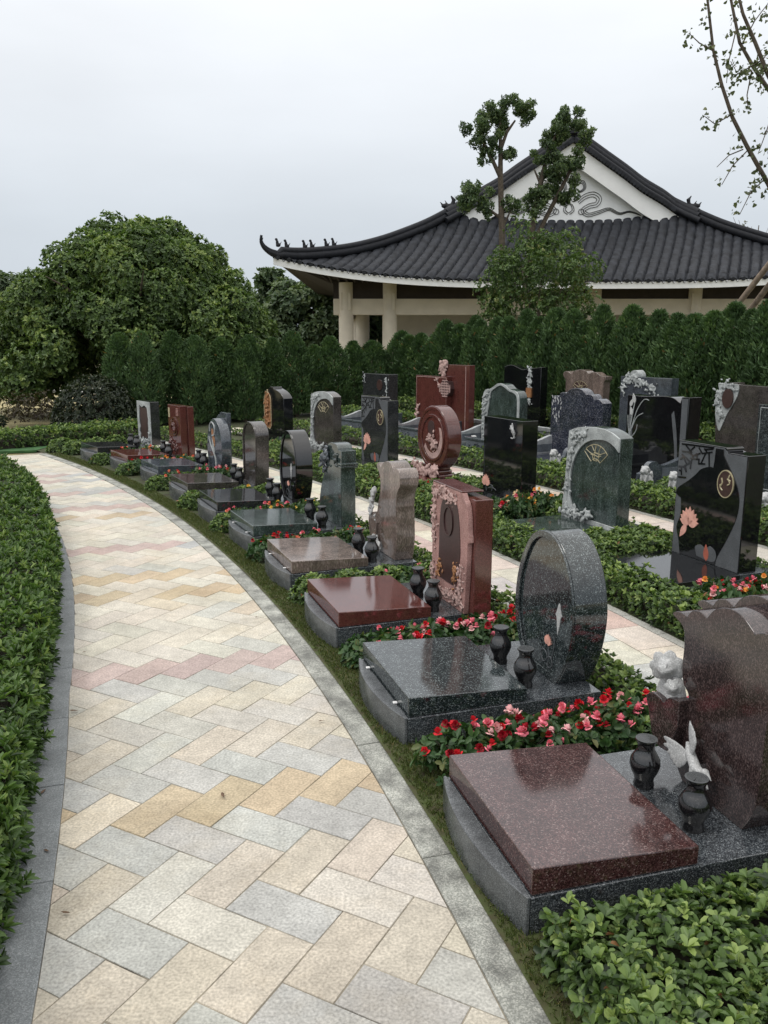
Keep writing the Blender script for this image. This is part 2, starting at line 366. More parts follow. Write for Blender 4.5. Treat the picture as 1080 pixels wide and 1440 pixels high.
M['azalea'] = leaf_mat('azalea leaves', [(0,(0.022,0.040,0.016)),(.35,(0.058,0.101,0.031)),(.7,(0.127,0.198,0.060)),(.985,(0.258,0.336,0.101)),(1,(0.269,0.134,0.062))])
M['hedge_leaf'] = leaf_mat('hedge leaves', [(0,(0.018,0.036,0.011)),(.45,(0.058,0.108,0.027)),(.8,(0.102,0.175,0.043)),(1,(0.188,0.255,0.067))])
M['rose_leaf'] = leaf_mat('rose leaves', [(0,(0.019,0.044,0.015)),(.5,(0.037,0.084,0.028)),(.85,(0.068,0.127,0.043)),(1,(0.123,0.127,0.044))])
M['cypress'] = leaf_mat('cypress foliage', [(0,(0.037,0.066,0.028)),(.5,(0.067,0.122,0.047)),(.88,(0.116,0.187,0.066)),(.97,(0.159,0.226,0.078)),(1,(0.244,0.148,0.060))], .6, .15)
M['osmanthus'] = leaf_mat('broad tree leaves', [(0,(0.045,0.077,0.028)),(.45,(0.087,0.141,0.045)),(.85,(0.152,0.224,0.068)),(1,(0.260,0.320,0.096))])
M['darkshrub'] = leaf_mat('dark shrub leaves', [(0,(0.017,0.026,0.016)),(.6,(0.031,0.044,0.026)),(1,(0.063,0.072,0.039))])
M['camphor'] = leaf_mat('camphor leaves', [(0,(0.045,0.077,0.039)),(.5,(0.084,0.131,0.060)),(1,(0.161,0.219,0.091))])
M['photinia'] = leaf_mat('small bush leaves', [(0,(0.042,0.074,0.024)),(.5,(0.079,0.133,0.041)),(.9,(0.140,0.208,0.061)),(1,(0.210,0.194,0.073))])
M['ginkgo'] = leaf_mat('ginkgo leaves', [(0,(0.053,0.072,0.033)),(.6,(0.089,0.110,0.050)),(1,(0.166,0.176,0.077))])
M['farleaf'] = leaf_mat('haze-paled far leaves', [(0,(0.049,0.081,0.045)),(.6,(0.087,0.130,0.067)),(1,(0.146,0.190,0.094))])  # pale bluish haze is mixed into these leaf colours
M['blossom'] = plain('tiny white blossom', (.5,.48,.40), .8, .2, 50)

M['tile'] = plain('charcoal roof tile', (.025,.0275,.0335), .6, .5, 5, .3, spec=.22)
M['ridge'] = plain('charcoal ridge tile', (.0135,.015,.0195), .6, .3, 9, .3, spec=.25)
M['whitewall'] = plain('white render', (.80,.81,.81), .85, .04, 3)
M['gablewall'] = plain('pale grey render', (.78,.80,.81), .85, .04, 3)
M['cream'] = plain('cream stone', (.60,.54,.44), .75, .08, 2.5)
M['soffit'] = plain('dark brown soffit timber', (.028,.02,.015), .8, .25, 6)
M['ink'] = plain('black painted scroll line', (.03,.03,.032), .7, .1, 9)
M['fargate'] = plain('pale far wall', (.62,.62,.60), .9, .06, .5)
# ================================================================ ground, path, kerbs, aisles
def grid_sheet(name, pts2d_rows, z, mat, kind='structure', bumpy=0):
    vs = []; fs = []; n = len(pts2d_rows[0])
    for row in pts2d_rows:
        for p in row: vs.append((p[0], p[1], z + (noise.noise((p[0]*3, p[1]*3, 0))*bumpy if bumpy else 0)))
    for i in range(len(pts2d_rows)-1):
        for j in range(n-1): fs.append((i*n+j, i*n+j+1, (i+1)*n+j+1, (i+1)*n+j))
    mb = MB(); mb.add(vs, fs); o = mb.build(name, mat); tag(o, kind=kind); return o
def arc_sheet(name, r0, r1, a0, a1, z, mat, na=120, nr=2, bumpy=0):
    return grid_sheet(name, [[pol(r0+(r1-r0)*i/(nr-1), a0+(a1-a0)*j/na) for j in range(na+1)] for i in range(nr)], z, mat, bumpy=bumpy)
# one sheet to the horizon
gm = MB()
rings = [0, 30, 60, 120, 300, 900, 2400]; vs = [(0,10,-.03)]; fs = []
for r in rings[1:]:
    vs += [(r*math.cos(t*math.pi/24), 10+r*math.sin(t*math.pi/24), -.03) for t in range(48)]
for k in range(48):
    fs.append((0, 1+k, 1+(k+1) % 48))
    for i in range(len(rings)-2):
        a = 1+i*48; b = a+48; fs.append((a+k, b+k, b+(k+1) % 48, a+(k+1) % 48))
gm.add(vs, fs); tag(gm.build('ground', M['ground']), kind='structure')
arc_sheet('planting_soil', 25.86, 35.3, 4, 46, .004, M['soil'], 160, 20, .01)
arc_sheet('mossy_verge', 25.85, 26.02, 6, 39.7, .010, M['moss'], 160, 4, .004)

def R_IN(deg): return 24.66 + max(0, min(1, (deg-20)/12))*.24
R_OUT = 25.757
def clip(poly, n, d):
    """keep the side where n.p >= d"""
    out = []; N = len(poly)
    for i in range(N):
        p, q = poly[i], poly[(i+1) % N]
        a = p[0]*n[0]+p[1]*n[1]-d; b = q[0]*n[0]+q[1]*n[1]-d
        if a >= 0: out.append(p)
        if a*b < 0:
            t = a/(a-b); out.append((p[0]+(q[0]-p[0])*t, p[1]+(q[1]-p[1])*t))
    return out
AL = R(-28.0); HB = (math.cos(AL), math.sin(AL)); VB = (-HB[1], HB[0]); PW = .1515; ORG = (-.66, 2.045)
FAR_N = (.33, -.944); FAR_D = FAR_N[0]*-4.44 + FAR_N[1]*11.74
def lat(a, b): return (ORG[0]+PW*(a*HB[0]+b*VB[0]), ORG[1]+PW*(a*HB[1]+b*VB[1]))
bricks = []
for k in range(-90, 130):
    for j in range(-30, 40):
        a0 = k+4*j
        for typ, (x0,y0,x1,y1) in ((0,(a0,k,a0+2,k+1)), (1,(a0,k+1,a0+1,k+3))):
            c = lat((x0+x1)/2, (y0+y1)/2); r, ph = to_pol(*c)
            if not (1 < c[1] < 13 and -14 < c[0] < 2): continue
            if r > 26.1 or ph < 9 or ph > 42: continue
            if ph < 38.3 and r < R_IN(ph)-.25: continue
            if ph >= 38.3 and r < 16: continue
            bricks.append((typ, j, k, c, (x0,y0,x1,y1)))
YEL = [(-.518,2.824), (-1.478,5.585), (-1.25,4.95), (-2.591,7.255)]
PNK = [(-.844,4.071), (-.909,3.708), (-1.794,6.195), (-2.682,7.925), (-2.902,8.602), (-3.13,9.304), (-3.35,9.75), (-3.533,10.05)]
GRY = [(-.681,2.072), (-.952,2.934), (-.938,3.837), (-.857,2.448), (-2.788,8.25), (-3.011,8.94)]
band = {}
for lst, nm in ((GRY,'g'), (PNK,'p'), (YEL,'y')):
    for q in lst:
        b = min((t for t in bricks if t[0] == (0 if nm == 'g' else 1)), key=lambda t: math.dist(t[3], q)); band[(b[0], b[1])] = nm
pm = MB(); cols = []; rb = random.Random(3)
band_tone = {}
for typ, j, k, c, (x0,y0,x1,y1) in bricks:
    g_ = .010 if False else .0015/PW
    poly = [lat(x0+g_,y0+g_), lat(x1-g_,y0+g_), lat(x1-g_,y1-g_), lat(x0+g_,y1-g_)]
    r, ph = to_pol(*c); a = R(ph); nr = (math.cos(a), math.sin(a)); d0 = nr[0]*CX+nr[1]*CY
    if ph < 38.3: poly = clip(poly, nr, d0+R_IN(ph)+.0015)
    if len(poly) > 2 and ph < 39.9: poly = clip(poly, (-nr[0],-nr[1]), -(d0+R_OUT-.0015))
    if len(poly) > 2: poly = clip(poly, FAR_N, FAR_D)
    if len(poly) < 3: continue
    cc = (sum(p[0] for p in poly)/len(poly), sum(p[1] for p in poly)/len(poly))
    top = [(p[0]+(cc[0]-p[0])*.012, p[1]+(cc[1]-p[1])*.012) for p in poly]; n = len(poly)
    tx, ty = rb.gauss(0,.0035), rb.gauss(0,.0035)
    key = (typ, j); b = band.get(key)
    if key not in band_tone: band_tone[key] = rb.random()
    u = rb.random(); bt = band_tone[key]
    if b == 'y': col = (.49,.40,.28) if u < .86 else (.55,.49,.40)
    elif b == 'p': col = (.455,.365,.335) if u < .86 else (.40,.405,.395)
    elif b == 'g': col = (.435,.435,.405) if u < .85 else (.50,.475,.42)
    else:
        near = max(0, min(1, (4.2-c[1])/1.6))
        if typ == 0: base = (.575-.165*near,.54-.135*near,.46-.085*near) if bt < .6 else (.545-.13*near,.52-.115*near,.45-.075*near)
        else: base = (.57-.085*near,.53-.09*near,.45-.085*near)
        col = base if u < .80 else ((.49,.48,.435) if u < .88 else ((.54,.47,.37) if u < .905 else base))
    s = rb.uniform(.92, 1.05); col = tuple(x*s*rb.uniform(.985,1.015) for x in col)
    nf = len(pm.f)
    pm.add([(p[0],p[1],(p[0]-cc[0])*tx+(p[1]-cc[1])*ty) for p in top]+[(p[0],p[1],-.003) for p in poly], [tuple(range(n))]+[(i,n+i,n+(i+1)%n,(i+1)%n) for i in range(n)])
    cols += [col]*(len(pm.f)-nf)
def stone_attr(o, cols):
    at = o.data.attributes.new('stone', 'FLOAT_COLOR', 'FACE')
    at.data.foreach_set('color', np.array([(*c,1) for c in cols], np.float32).ravel())
def oriented(me):
    bm = bmesh.new(); bm.from_mesh(me); bmesh.ops.recalc_face_normals(bm, faces=bm.faces); bm.to_mesh(me); bm.free()
pth = pm.build('path', M['paver']); stone_attr(pth, cols); tag(pth, kind='structure')
# sandy joints just under the pavers
jp = [pol(24.4, a) for a in np.linspace(8, 38.3, 80)] + [Vector((-13,8.9,0)), Vector((-13,8.95,0))]
jm = MB(); ring_o = [pol(25.85, 8+32.2*i/90) for i in range(91)]; ring_i = [pol(24.45 if 8+32.2*i/90 < 38 else 24.45-(8+32.2*i/90-38)*4, 8+32.2*i/90) for i in range(91)]
jm.add([(*p[:2],-.0022) for p in ring_o]+[(*p[:2],-.0022) for p in ring_i], [(i,i+1,92+i,91+i) for i in range(90)])
p0 = pol(24.45, 38.0); jm.add([(p0.x,p0.y,-.0045), (-14,4.8,-.0045), (-14,8.5,-.0045), (-4.44,11.74,-.0045), (-4.2,11.2,-.0045)], [(0,1,2,3,4)])
tag(jm.build('path_joint', M['joint']), kind='structure')

def kerb(name, fr0, fr1, a0, a1, step, mat, z0, z1):
    mb = MB(); a = a0
    while a < a1:
        b = min(a1, a+step); da = .0045; n = 6
        A = [a+da+(b-a-2*da)*i/n for i in range(n+1)]
        outl = [tuple(pol(fr0(t), t)[:2]) for t in A]+[tuple(pol(fr1(t), t)[:2]) for t in A[::-1]]
        mb.ext_z(outl, z0, z1+random.uniform(-.001,.001)); a = b
    o = mb.build(name, mat, bev=.003); tag(o, kind='structure'); return o
kerb('kerb', lambda t: R_OUT+.002, lambda t: 25.858, 6, 39.9, 1.72, M['kerb_pale'], -.02, .006)
kerb('kerb', lambda t: R_IN(t)-.125, lambda t: R_IN(t), 6, 38.2, 1.35, M['kerb_dark'], -.02, .006)

# narrow aisles between the rows: slabs laid crosswise, with a darker edging
def aisle(r0, r1, a0, a1, seed):
    mb = MB(); cs = []; rr = random.Random(seed); a = a0; step = math.degrees(.32/r0)
    while a < a1:
        nr = 2
        for k in range(nr):
            off = .5*step*(k % 2)
            ra, rb_ = r0+.06+(r1-r0-.12)*k/nr+.002, r0+.06+(r1-r0-.12)*(k+1)/nr-.002
            A = [a+off+.005, a+off+step*.5, a+off+step-.005]
            o = [tuple(pol(ra,t)[:2]) for t in A]+[tuple(pol(rb_,t)[:2]) for t in A[::-1]]
            nf = len(mb.f); mb.ext_z(o, -.012, .0085+rr.uniform(-.0006,.0006))
            u = rr.random(); c = (.60,.56,.48) if u < .68 else ((.50,.50,.47) if u < .85 else (.53,.42,.37))
            cs += [tuple(x*rr.uniform(.95,1.05) for x in c)]*(len(mb.f)-nf)
        for ra, rb_ in ((r0, r0+.058), (r1-.058, r1)):
            A = [a+.005, a+step*.5, a+step-.005]
            o = [tuple(pol(ra,t)[:2]) for t in A]+[tuple(pol(rb_,t)[:2]) for t in A[::-1]]
            nf = len(mb.f); mb.ext_z(o, -.012, .011); cs += [(.40,.40,.37)]*(len(mb.f)-nf)
        a += step
    o = mb.build('path', M['paver']); stone_attr(o, cs); tag(o, kind='structure')
    arc_sheet('path_joint', r0, r1, a0, a1, .0065, M['joint'])
aisle(27.13, 27.74, 8, 41.5, 5)
aisle(29.14, 29.76, 8, 41.5, 6)

# moss and grass blades on the verge
n = 40000; ang = RNG.uniform(9, 39.6, n)**1.0; rad = RNG.uniform(25.862, 26.01, n)
keep = RNG.random(n) < np.clip(1.5-(ang-12)/30, .35, 1); ang, rad = ang[keep], rad[keep]; n = len(ang)
Pg = np.stack([CX+rad*np.cos(np.radians(ang)), CY+rad*np.sin(np.radians(ang)), np.full(n,.008)], 1)
Dg = np.stack([RNG.normal(0,.55,n), RNG.normal(0,.55,n), np.full(n,1.)], 1)
Vg = leaf_arrays(Pg, Dg, RNG.normal(0,1,(n,3)), RNG.uniform(.008,.024,n), RNG.uniform(.0014,.003,n), fold=.1, curl=.35)
M['grass'] = leaf_mat('grass blades', [(0,(.06,.075,.02)),(.5,(.085,.12,.03)),(.8,(.12,.15,.045)),(1,(.22,.18,.085))])
gr = link(bpy.data.objects.new('grass', leaf_mesh('grass', Vg, np.clip(RNG.normal(.5,.28,n),0,1), M['grass']))); tag(gr, 'thin grass along the kerb in front of the tombs', 'grass', kind='stuff')

# ================================================================ clipped hedges
def hull(r0, r1, a0, a1, h, z0=0.0, wob=.03, bend=0.0):
    """solid dark core standing in for the shaded twiggy inside of a hedge"""
    na = max(6, int((a1-a0)*.0175*r0/.12)); prof = [(r0,z0),(r0-.0,z0+h*.8),(r0+min(.05,(r1-r0)*.3),z0+h),(r1-min(.05,(r1-r0)*.3),z0+h),(r1,z0+h*.8),(r1,z0)]
    vs = []; fs = []; n = len(prof)
    for i in range(na+1):
        a = a0+(a1-a0)*i/na
        for r, z in prof:
            w = noise.noise((r*7, a*6, z*9))*.008
            vs.append(pol(r+w+bend*(R_IN(a)-24.66), a, max(z0, z+(w if z > z0+.01 else 0))))
    for i in range(na):
        for k in range(n-1): fs.append((i*n+k, i*n+k+1, (i+1)*n+k+1, (i+1)*n+k))
    fs += [tuple(range(n)), tuple(range(na*n, na*n+n))[::-1]]
    mb = MB(); mb.add(vs, fs); return mb
def hedge(label, r0, r1, a0, a1, h, L, W, dens, mat, K=6, el=(20,65), cat='hedge', group=None, seed=1, near=None, wob=.03, bend=0.0, shape=(.4,.76)):
    rng = np.random.default_rng(seed)
    P = []; Nn = []; arc = math.radians(a1-a0)*(r0+r1)/2
    def put(n, fr, fz, nr, nz, ends=0):
        i = np.arange(n); a = a0+(a1-a0)*((.5+i*.7548776662) % 1.0); u = (rng.random()+i*.5698402910) % 1.0     # even cover, no bald spots
        if near is not None:
            keep = rng.random(n) < near(a); a = a[keep]; u = u[keep]; n = len(a)
        r = fr(n, u)+rng.normal(0,.008,n); z = fz(n, u); w = np.array([noise.noise((rr*3.1, aa*1.9, 2.0))*wob*1.4 for rr, aa in zip(r, a)]).clip(-.028, .05)
        t = np.radians(a); c, s = np.cos(t), np.sin(t); r = r + bend*np.array([R_IN(q)-24.66 for q in a])
        r = r + nr*w; z = np.maximum(.01, z + nz*w)
        P.append(np.stack([CX+r*c, CY+r*s, z], 1)); Nn.append(np.stack([nr*c + rng.normal(0,.25,n), nr*s + rng.normal(0,.25,n), nz + np.abs(rng.normal(0,.2,n))], 1))
    put(int(arc*(r1-r0)*dens), lambda n, u: r0-.01+(r1-r0+.02)*u, lambda n, u: h+rng.normal(0,.020,n), 0, 1.0)
    put(int(arc*h*dens), lambda n, u: np.full(n, r0)+rng.normal(0,.014,n), lambda n, u: .02+(h-.02)*u, -1.0, .55)
    put(int(arc*h*dens), lambda n, u: np.full(n, r1)+rng.normal(0,.014,n), lambda n, u: .02+(h-.02)*u, 1.0, .55)
    for ae, sg in ((a0,-1), (a1,1)):
        n = int((r1-r0)*h*dens); r = rng.uniform(r0, r1, n); t = R(ae)
        P.append(np.stack([CX+r*math.cos(t), CY+r*math.sin(t), rng.uniform(.02,h,n)], 1))
        Nn.append(np.stack([np.full(n,-sg*math.sin(t)), np.full(n,sg*math.cos(t)), np.full(n,.5)], 1)+rng.normal(0,.2,(n,3)))
    P = np.concatenate(P); Nn = np.concatenate(Nn)
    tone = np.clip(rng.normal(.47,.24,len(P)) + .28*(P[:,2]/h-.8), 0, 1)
    V, tn = rosettes(P, Nn, K, L, W, el, rng=rng, tone=tone, shape=shape)
    o = link(bpy.data.objects.new('hedge', leaf_mesh('hedge', V, tn, mat))); tag(o, label, cat, group)
    ins = min(.085, h*.58)
    hull(r0+ins, r1-ins, a0+.03, a1-.03, h-ins, bend=bend).build('branches', M['twig'], o); return o  # solid core stops see-through; its dark colour stands in for interior shade
near_lod = lambda a: np.clip(1.15-(a-14)/26, .35, 1)
hedge('long clipped dark green hedge on the left of the curved path', 23.2, 24.53, 8, 38.0, .27, .046, .0145, 1150, M['hedge_leaf'], K=7, el=(20,70), seed=2, near=near_lod, bend=1.15)
hedge('leafy shrub bed at the corner in front of the nearest brown tomb', 25.94, 27.3, 10.2, 15.17, .142, .033, .0165, 2000, M['azalea'], K=7, el=(5,58), seed=3, shape=(.5,.85))
hedge('low clipped hedge behind the front row of tombs', 26.96, 27.11, 8, 39.5, .075, .032, .0165, 1500, M['azalea'], K=6, seed=4, near=near_lod)
hedge('low clipped hedge in front of the second row of tombs', 27.77, 28.06, 8, 41.5, .14, .036, .0165, 1400, M['azalea'], K=6, seed=5, near=near_lod)
hedge('low clipped hedge behind the second row of tombs', 28.98, 29.12, 8, 41.5, .08, .034, .018, 1200, M['azalea'], K=6, seed=6, near=near_lod)
hedge('low clipped hedge in front of the third row of tombs', 29.78, 30.2, 12, 41.5, .17, .04, .019, 1000, M['azalea'], K=6, seed=7, near=near_lod)
hedge('low hedge between the third and fourth rows of tombs', 31.75, 32.3, 16, 42, .22, .05, .024, 560, M['azalea'], K=6, seed=8)
hedge('dusty low hedge with tiny white blossom along the foot of the conifers', 33.6, 34.0, 18, 43, .30, .055, .026, 460, M['azalea'], K=6, seed=9)
# low planting round the far end of the path
hedge('low bright green hedge beyond the far end of the path', 24.9, 27.9, 41.6, 43.2, .20, .05, .024, 600, M['azalea'], K=6, seed=10)
hedge('low dull green hedge under the big round tree', 22.6, 26.2, 45.6, 48.2, .28, .06, .024, 300, M['darkshrub'], K=6, seed=11)
lawn = MB(); lawn.ext_z([(-5.0,11.95),(-4.95,12.6),(-9.5,12.8),(-9.5,10.6)], -.02, .012); tag(lawn.build('lawn', M['lawn']), kind='structure')
dry = MB(); dry.ext_z([(-30,20.5),(-5,19.5),(-4,24),(-32,26)], -.028, -.014)
M['drygrass'] = plain('dry yellow grass', (.34,.29,.15), .95, .25, 1.5, 0); tag(dry.build('dry_grass', M['drygrass']), kind='structure')
fp = MB(); fp.ext_z([(-36,26.2),(-4,24.6),(-4,26.8),(-37,29)], -.03, -.006); M['farpath'] = plain('pale concrete', (.66,.65,.62), .9, .06, .5); tag(fp.build('road', M['farpath']), kind='structure')
# ================================================================ tombs
def carve_mesh(name, path, mat, r=.016, n=60, spread=.03, seed=1, depth=.014, voxel=.006):
    """a carved spray of petals and leaves following a line in the face plane (y,z)"""
    rr = random.Random(seed); mb = MB(); P = spline(path, 8, closed=False) if len(path) > 2 else path
    for i in range(n):
        p = P[rr.randrange(len(P))]; y = p[0]+rr.gauss(0, spread*.5); z = p[1]+rr.gauss(0, spread*.5)
        q = Euler((rr.uniform(0,6.3), rr.uniform(-.5,.5), rr.uniform(-.5,.5))).to_matrix(); s = r*rr.uniform(.6,1.3)
        mb.ball((-.004+rr.uniform(-depth,depth*.2), y, z), (s*.55, s*1.5, s*.7), 7, 5, q)
    for i in range(len(P)-1): mb.tube([(0,*P[i]), (0,*P[i+1])], r*.7, 6)
    return fused_mesh(name, mb, mat, voxel)
def carve(parent, x0, *a, **k):
    nm = k.pop('name', 'carving'); o = bpy.data.objects.new(nm, carve_mesh(nm, *a, **k)); o.location = (x0, 0, 0); return link(o, parent)
def bloom(parent, x0, c, rad, mat, seed, turn=0):
    """an open carved flower: rings of cupped petals facing the path"""
    T_ = Matrix.Rotation(R(turn), 3, 'Z')
    rr = random.Random(seed); mb = MB(); mb.ball((-.1*rad, *c), (.25*rad, .22*rad, .22*rad), 8, 6)
    for ring, (n, q, t) in enumerate(((7,.78,.35),(6,.50,.75),(4,.26,1.1))):
        for k in range(n):
            a = 2*math.pi*k/n+ring*.4+rr.uniform(-.15,.15); m = Matrix.Rotation(a, 3, 'X') @ Matrix.Rotation(-t, 3, 'Z')
            p = Matrix.Rotation(a, 3, 'X') @ Vector((-(.05+.16*ring)*rad, q*rad*.75, 0))
            mb.ball(T_ @ p+Vector((0, *c)), (.10*rad, .40*rad, .34*rad), 8, 6, T_ @ m)
    o = bpy.data.objects.new('carved_flower', fused_mesh('carved_flower', mb, mat, rad*.055)); o.location = (x0, 0, 0); return link(o, parent)
def petal(c, ang, L, W, n=7):
    """leaf-shaped outline in the face plane"""
    u = (math.cos(ang), math.sin(ang)); v = (-u[1], u[0]); pts = []
    for i in range(n+1):
        t = i/n; w = W*math.sin(math.pi*min(1, t**.8))*.5; pts.append((c[0]+u[0]*L*t+v[0]*w, c[1]+u[1]*L*t+v[1]*w))
    for i in range(n-1, 0, -1):
        t = i/n; w = W*math.sin(math.pi*min(1, t**.8))*.5; pts.append((c[0]+u[0]*L*t-v[0]*w, c[1]+u[1]*L*t-v[1]*w))
    return pts
def plate(parent, name, outl, x_face, proud, mat, thick=.012, bev=.0012):
    mb = MB(); mb.ext_x(outl, x_face-proud, x_face-proud+thick); return mb.build(name, mat, parent, bev=bev)
def lotus(parent, x, c, s, mat, n=9):
    mb = MB()
    for k in range(n):
        a = math.pi/2+(k-(n-1)/2)*.33; L = s*(1.0-.25*abs(k-(n-1)/2)/((n-1)/2)); off = .0012*(k % 3)
        mb.ext_x(petal((c[0], c[1]-s*.35), a, L, s*.42), x-.004-off, x+.004)
    return mb.build('lotus_inlay', mat, parent)
def lines(parent, name, segs, x, r, mat):
    mb = MB()
    for s in segs: mb.tube([(x, *p) for p in s], r, 5)
    return mb.build(name, mat, parent)
def fan(parent, x, c, s):
    """openwork fan window with gilt lines"""
    def A(rad, a): return (c[0]+rad*math.cos(R(a))*s, c[1]-.55*s+rad*math.sin(R(a))*s)
    outer = [A(1.15,a) for a in range(140,39,-10)]; inner = [A(.45,a) for a in range(40,141,20)]
    loop = outer+inner+[outer[0]]
    hexa = [(c[0]+.26*s*math.cos(R(60*k)), c[1]+.22*s*math.sin(R(60*k))) for k in range(7)]
    seg = [loop, hexa]
    for k, a in enumerate((132, 108, 90, 72, 48)): seg.append([A(1.15,a), ((A(1.15,a)[0]+c[0])/2+.05*s*(-1)**k, (A(1.15,a)[1]+c[1])/2), hexa[(k*2+1) % 6]])
    for a in (130, 50): seg.append([A(.75,a+(8 if a < 90 else -8)), A(.62,90+(a-90)*.4)])
    return lines(parent, 'fan_emblem', seg, x, .0034, M['gold'])

def headstone(root, outl, x0, thick, mat, sm=None, bev=.004):
    mb = MB(); mb.ext_x(outl, x0, x0+thick); return mb.build('headstone', mat, root, smooth=sm, bev=bev)
def shift(pts, dy, dz): return [(y+dy, z+dz) for y, z in pts]

def tomb_root(name_label, r, ph, dyaw=0.0, z=0.0):
    p = pol(r, ph); return empty('tomb', (p.x, p.y, z), R(ph+dyaw), name_label, 'tomb', 'granite tombs set out in curved rows')
def base_front_row(root, slab, clips=True, W=.661, L=.897, slab_mat2=None):
    mb = MB(); mb.ext_z([(.022,-W/2),(L,-W/2),(L,W/2),(.022,W/2)], -.02, .121); mb.build('plinth', M['grey_plinth'], root, bev=.003)
    n = 20; bow = [(.018-.048*(1-(2*i/n-1)**2)-.008, (-W/2-.0015)+(W+.003)*i/n) for i in range(n+1)]
    mb = MB(); mb.ext_z(bow+[(.0205,W/2+.0015),(.0205,-W/2-.0015)], -.02, .127); mb.build('front_panel', M['sawn_panel'], root, smooth=30, bev=.003)
    w = .3245; mb = MB()
    mb.add([(.027,-w,.1235),(.548,-w,.1225),(.548,w,.1225),(.027,w,.1235),(.027,-w,.207),(.548,-w,.181),(.548,w,.181),(.027,w,.207)],
           [(0,3,2,1),(4,5,6,7),(0,1,5,4),(1,2,6,5),(2,3,7,6),(3,0,4,7)])
    mb.build('cover_slab', slab, root, bev=.004)
    if clips:
        for y in (-.19, .2):
            mb = MB(); mb.box(.008, .026, y-.009, y+.009, .1275, .134); mb.build('clip', M['metal'], root, bev=.002)

ZB = .121
T_C = [(.284,2.301),(-.028,3.379),(-.37,4.424),(-.732,5.424),(-1.153,6.437),(-1.611,7.38),(-2.097,8.313),(-2.691,9.397),(-3.298,10.244),(-3.932,11.012)]
S_N = [(1.096,2.311),(.755,3.41),(.434,4.351),(.072,5.473),(-.339,6.482),(-.851,7.506),(-1.291,8.344),(-1.891,9.427),(-2.542,10.435),(-3.234,11.61)]
T_LAB = ['brown granite tomb with lobed wavy headstone and white carved dove, nearest the camera',
 'black green speckled granite tomb with tall oval headstone, second from the camera',
 'red granite tomb with rectangular headstone faced in pale carved flowers',
 'beige brown granite tomb with lobed wavy headstone and white flower stem',
 'dark green granite tomb with flared headstone and scroll top beside the path',
 'black granite tomb with smooth half oval headstone, beside the path',
 'plain brown granite tomb with round arched headstone beside the path',
 'blue grey granite tomb with white swirl on its stepped arch headstone',
 'dark red block tomb with round carved medallion near the far end of the path',
 'dark grey tomb with pale ragged frame on its headstone, last by the path']
T_SLAB = ['brown_speck','blackgreen_speck','red','beige','green','darkgrey','greybrown','bluegrey','red','darkgrey']
T_OFF = [-.4, -1.0, -1.6, -1.8, -.6, -2.5, -2.0, -1.2, -.2, 0]
tombs = []; S_LOC = []
for i in range(10):
    r, ph = to_pol(*T_C[i]); t = tomb_root(T_LAB[i], r, ph, T_OFF[i]); tombs.append(t)
    base_front_row(t, M[T_SLAB[i]], clips=i in (1,3,4))
    a = t.rotation_euler.z; dx, dy = S_N[i][0]-T_C[i][0], S_N[i][1]-T_C[i][1]
    S_LOC.append((dx*math.cos(a)+dy*math.sin(a), -dx*math.sin(a)+dy*math.cos(a)))
FIG = {'n': 0}
def figure_inlay(parent, x, y, z0, z1, mat):
    """slender standing figure inlaid in pale stone"""
    h = z1-z0; o = [(y+.004,z0),(y+.012,z0+h*.35),(y+.016,z0+h*.55),(y+.026,z0+h*.62),(y+.016,z0+h*.75),(y+.011,z0+h*.84),(y+.007,z0+h*.93),(y,z1),(y-.007,z0+h*.93),(y-.011,z0+h*.82),(y-.016,z0+h*.75),(y-.026,z0+h*.64),(y-.016,z0+h*.55),(y-.009,z0+h*.3)]
    return plate(parent, 'figure_inlay', o, x, .004, mat)

# -- 1 nearest brown lobed stone
t = tombs[0]; x0, vn = S_LOC[0]
body = mixed([(0,0),(.30,0),[(.335,.037),(.36,.091),(.335,.2),(.301,.302),(.335,.343),(.347,.398),(.345,.473),(.357,.53),(.419,.557),(.385,.577),(.34,.574)],[(.34,.574),(.318,.60),(.28,.612),(.241,.602)],[(.241,.602),(.205,.642),(.147,.665),(.085,.662),(.022,.626)],[(.022,.626),(-.03,.643),(-.085,.615),(-.112,.55)],[(-.112,.55),(-.082,.47),(-.062,.36),(-.058,.22),(-.045,.09),(0,0)]], 5)
hs = headstone(t, shift(body, vn, ZB), x0, .10, M['brown_streak'], sm=40)
back = [(vn+.15+(y-.15)*1.03, ZB+.002+z*1.045) for y, z in body]
mb = MB(); mb.ext_x(back, x0+.1005, x0+.175); mb.build('back_layer', M['brown_streak'], hs, smooth=40, bev=.004)
wing = mixed([[(.345,.09),(.40,.085),(.44,.11),(.462,.17),(.492,.235)],[(.492,.235),(.455,.262),(.41,.262),(.385,.255)],[(.385,.255),(.355,.285),(.30,.296)],(.30,.2)], 5)
plate(hs, 'book_leaf', shift(wing, vn, ZB), x0, .034, M['brown_streak'], .05, .003)
bloom(hs, x0-.02, (vn+.40, ZB+.375), .066, M['white'], 4, 42)
bloom(hs, x0-.03, (vn+.345, ZB+.325), .034, M['white'], 5, 55)
plate(hs, 'carved_leaves', shift(mixed([[(.47,.262),(.45,.31),(.43,.345),(.40,.36),(.36,.34),(.335,.30),(.33,.27)],(.40,.25)],4), vn, ZB), x0, .012, M['white'], .03, .004)
mb = MB(); y0, z0 = vn+.205, ZB+.125
mb.tube([(-.02,y0+.05,z0+.045),(-.03,y0+.02,z0+.02),(-.036,y0-.025,z0-.012),(-.036,y0-.06,z0-.008)], [.006,.017,.018,.010], 10)
mb.ball((-.037,y0-.07,z0+.0), (.013,.015,.013), 10, 8); mb.tube([(-.037,y0-.082,z0),(-.039,y0-.108,z0-.012)], [.007,.001], 6)
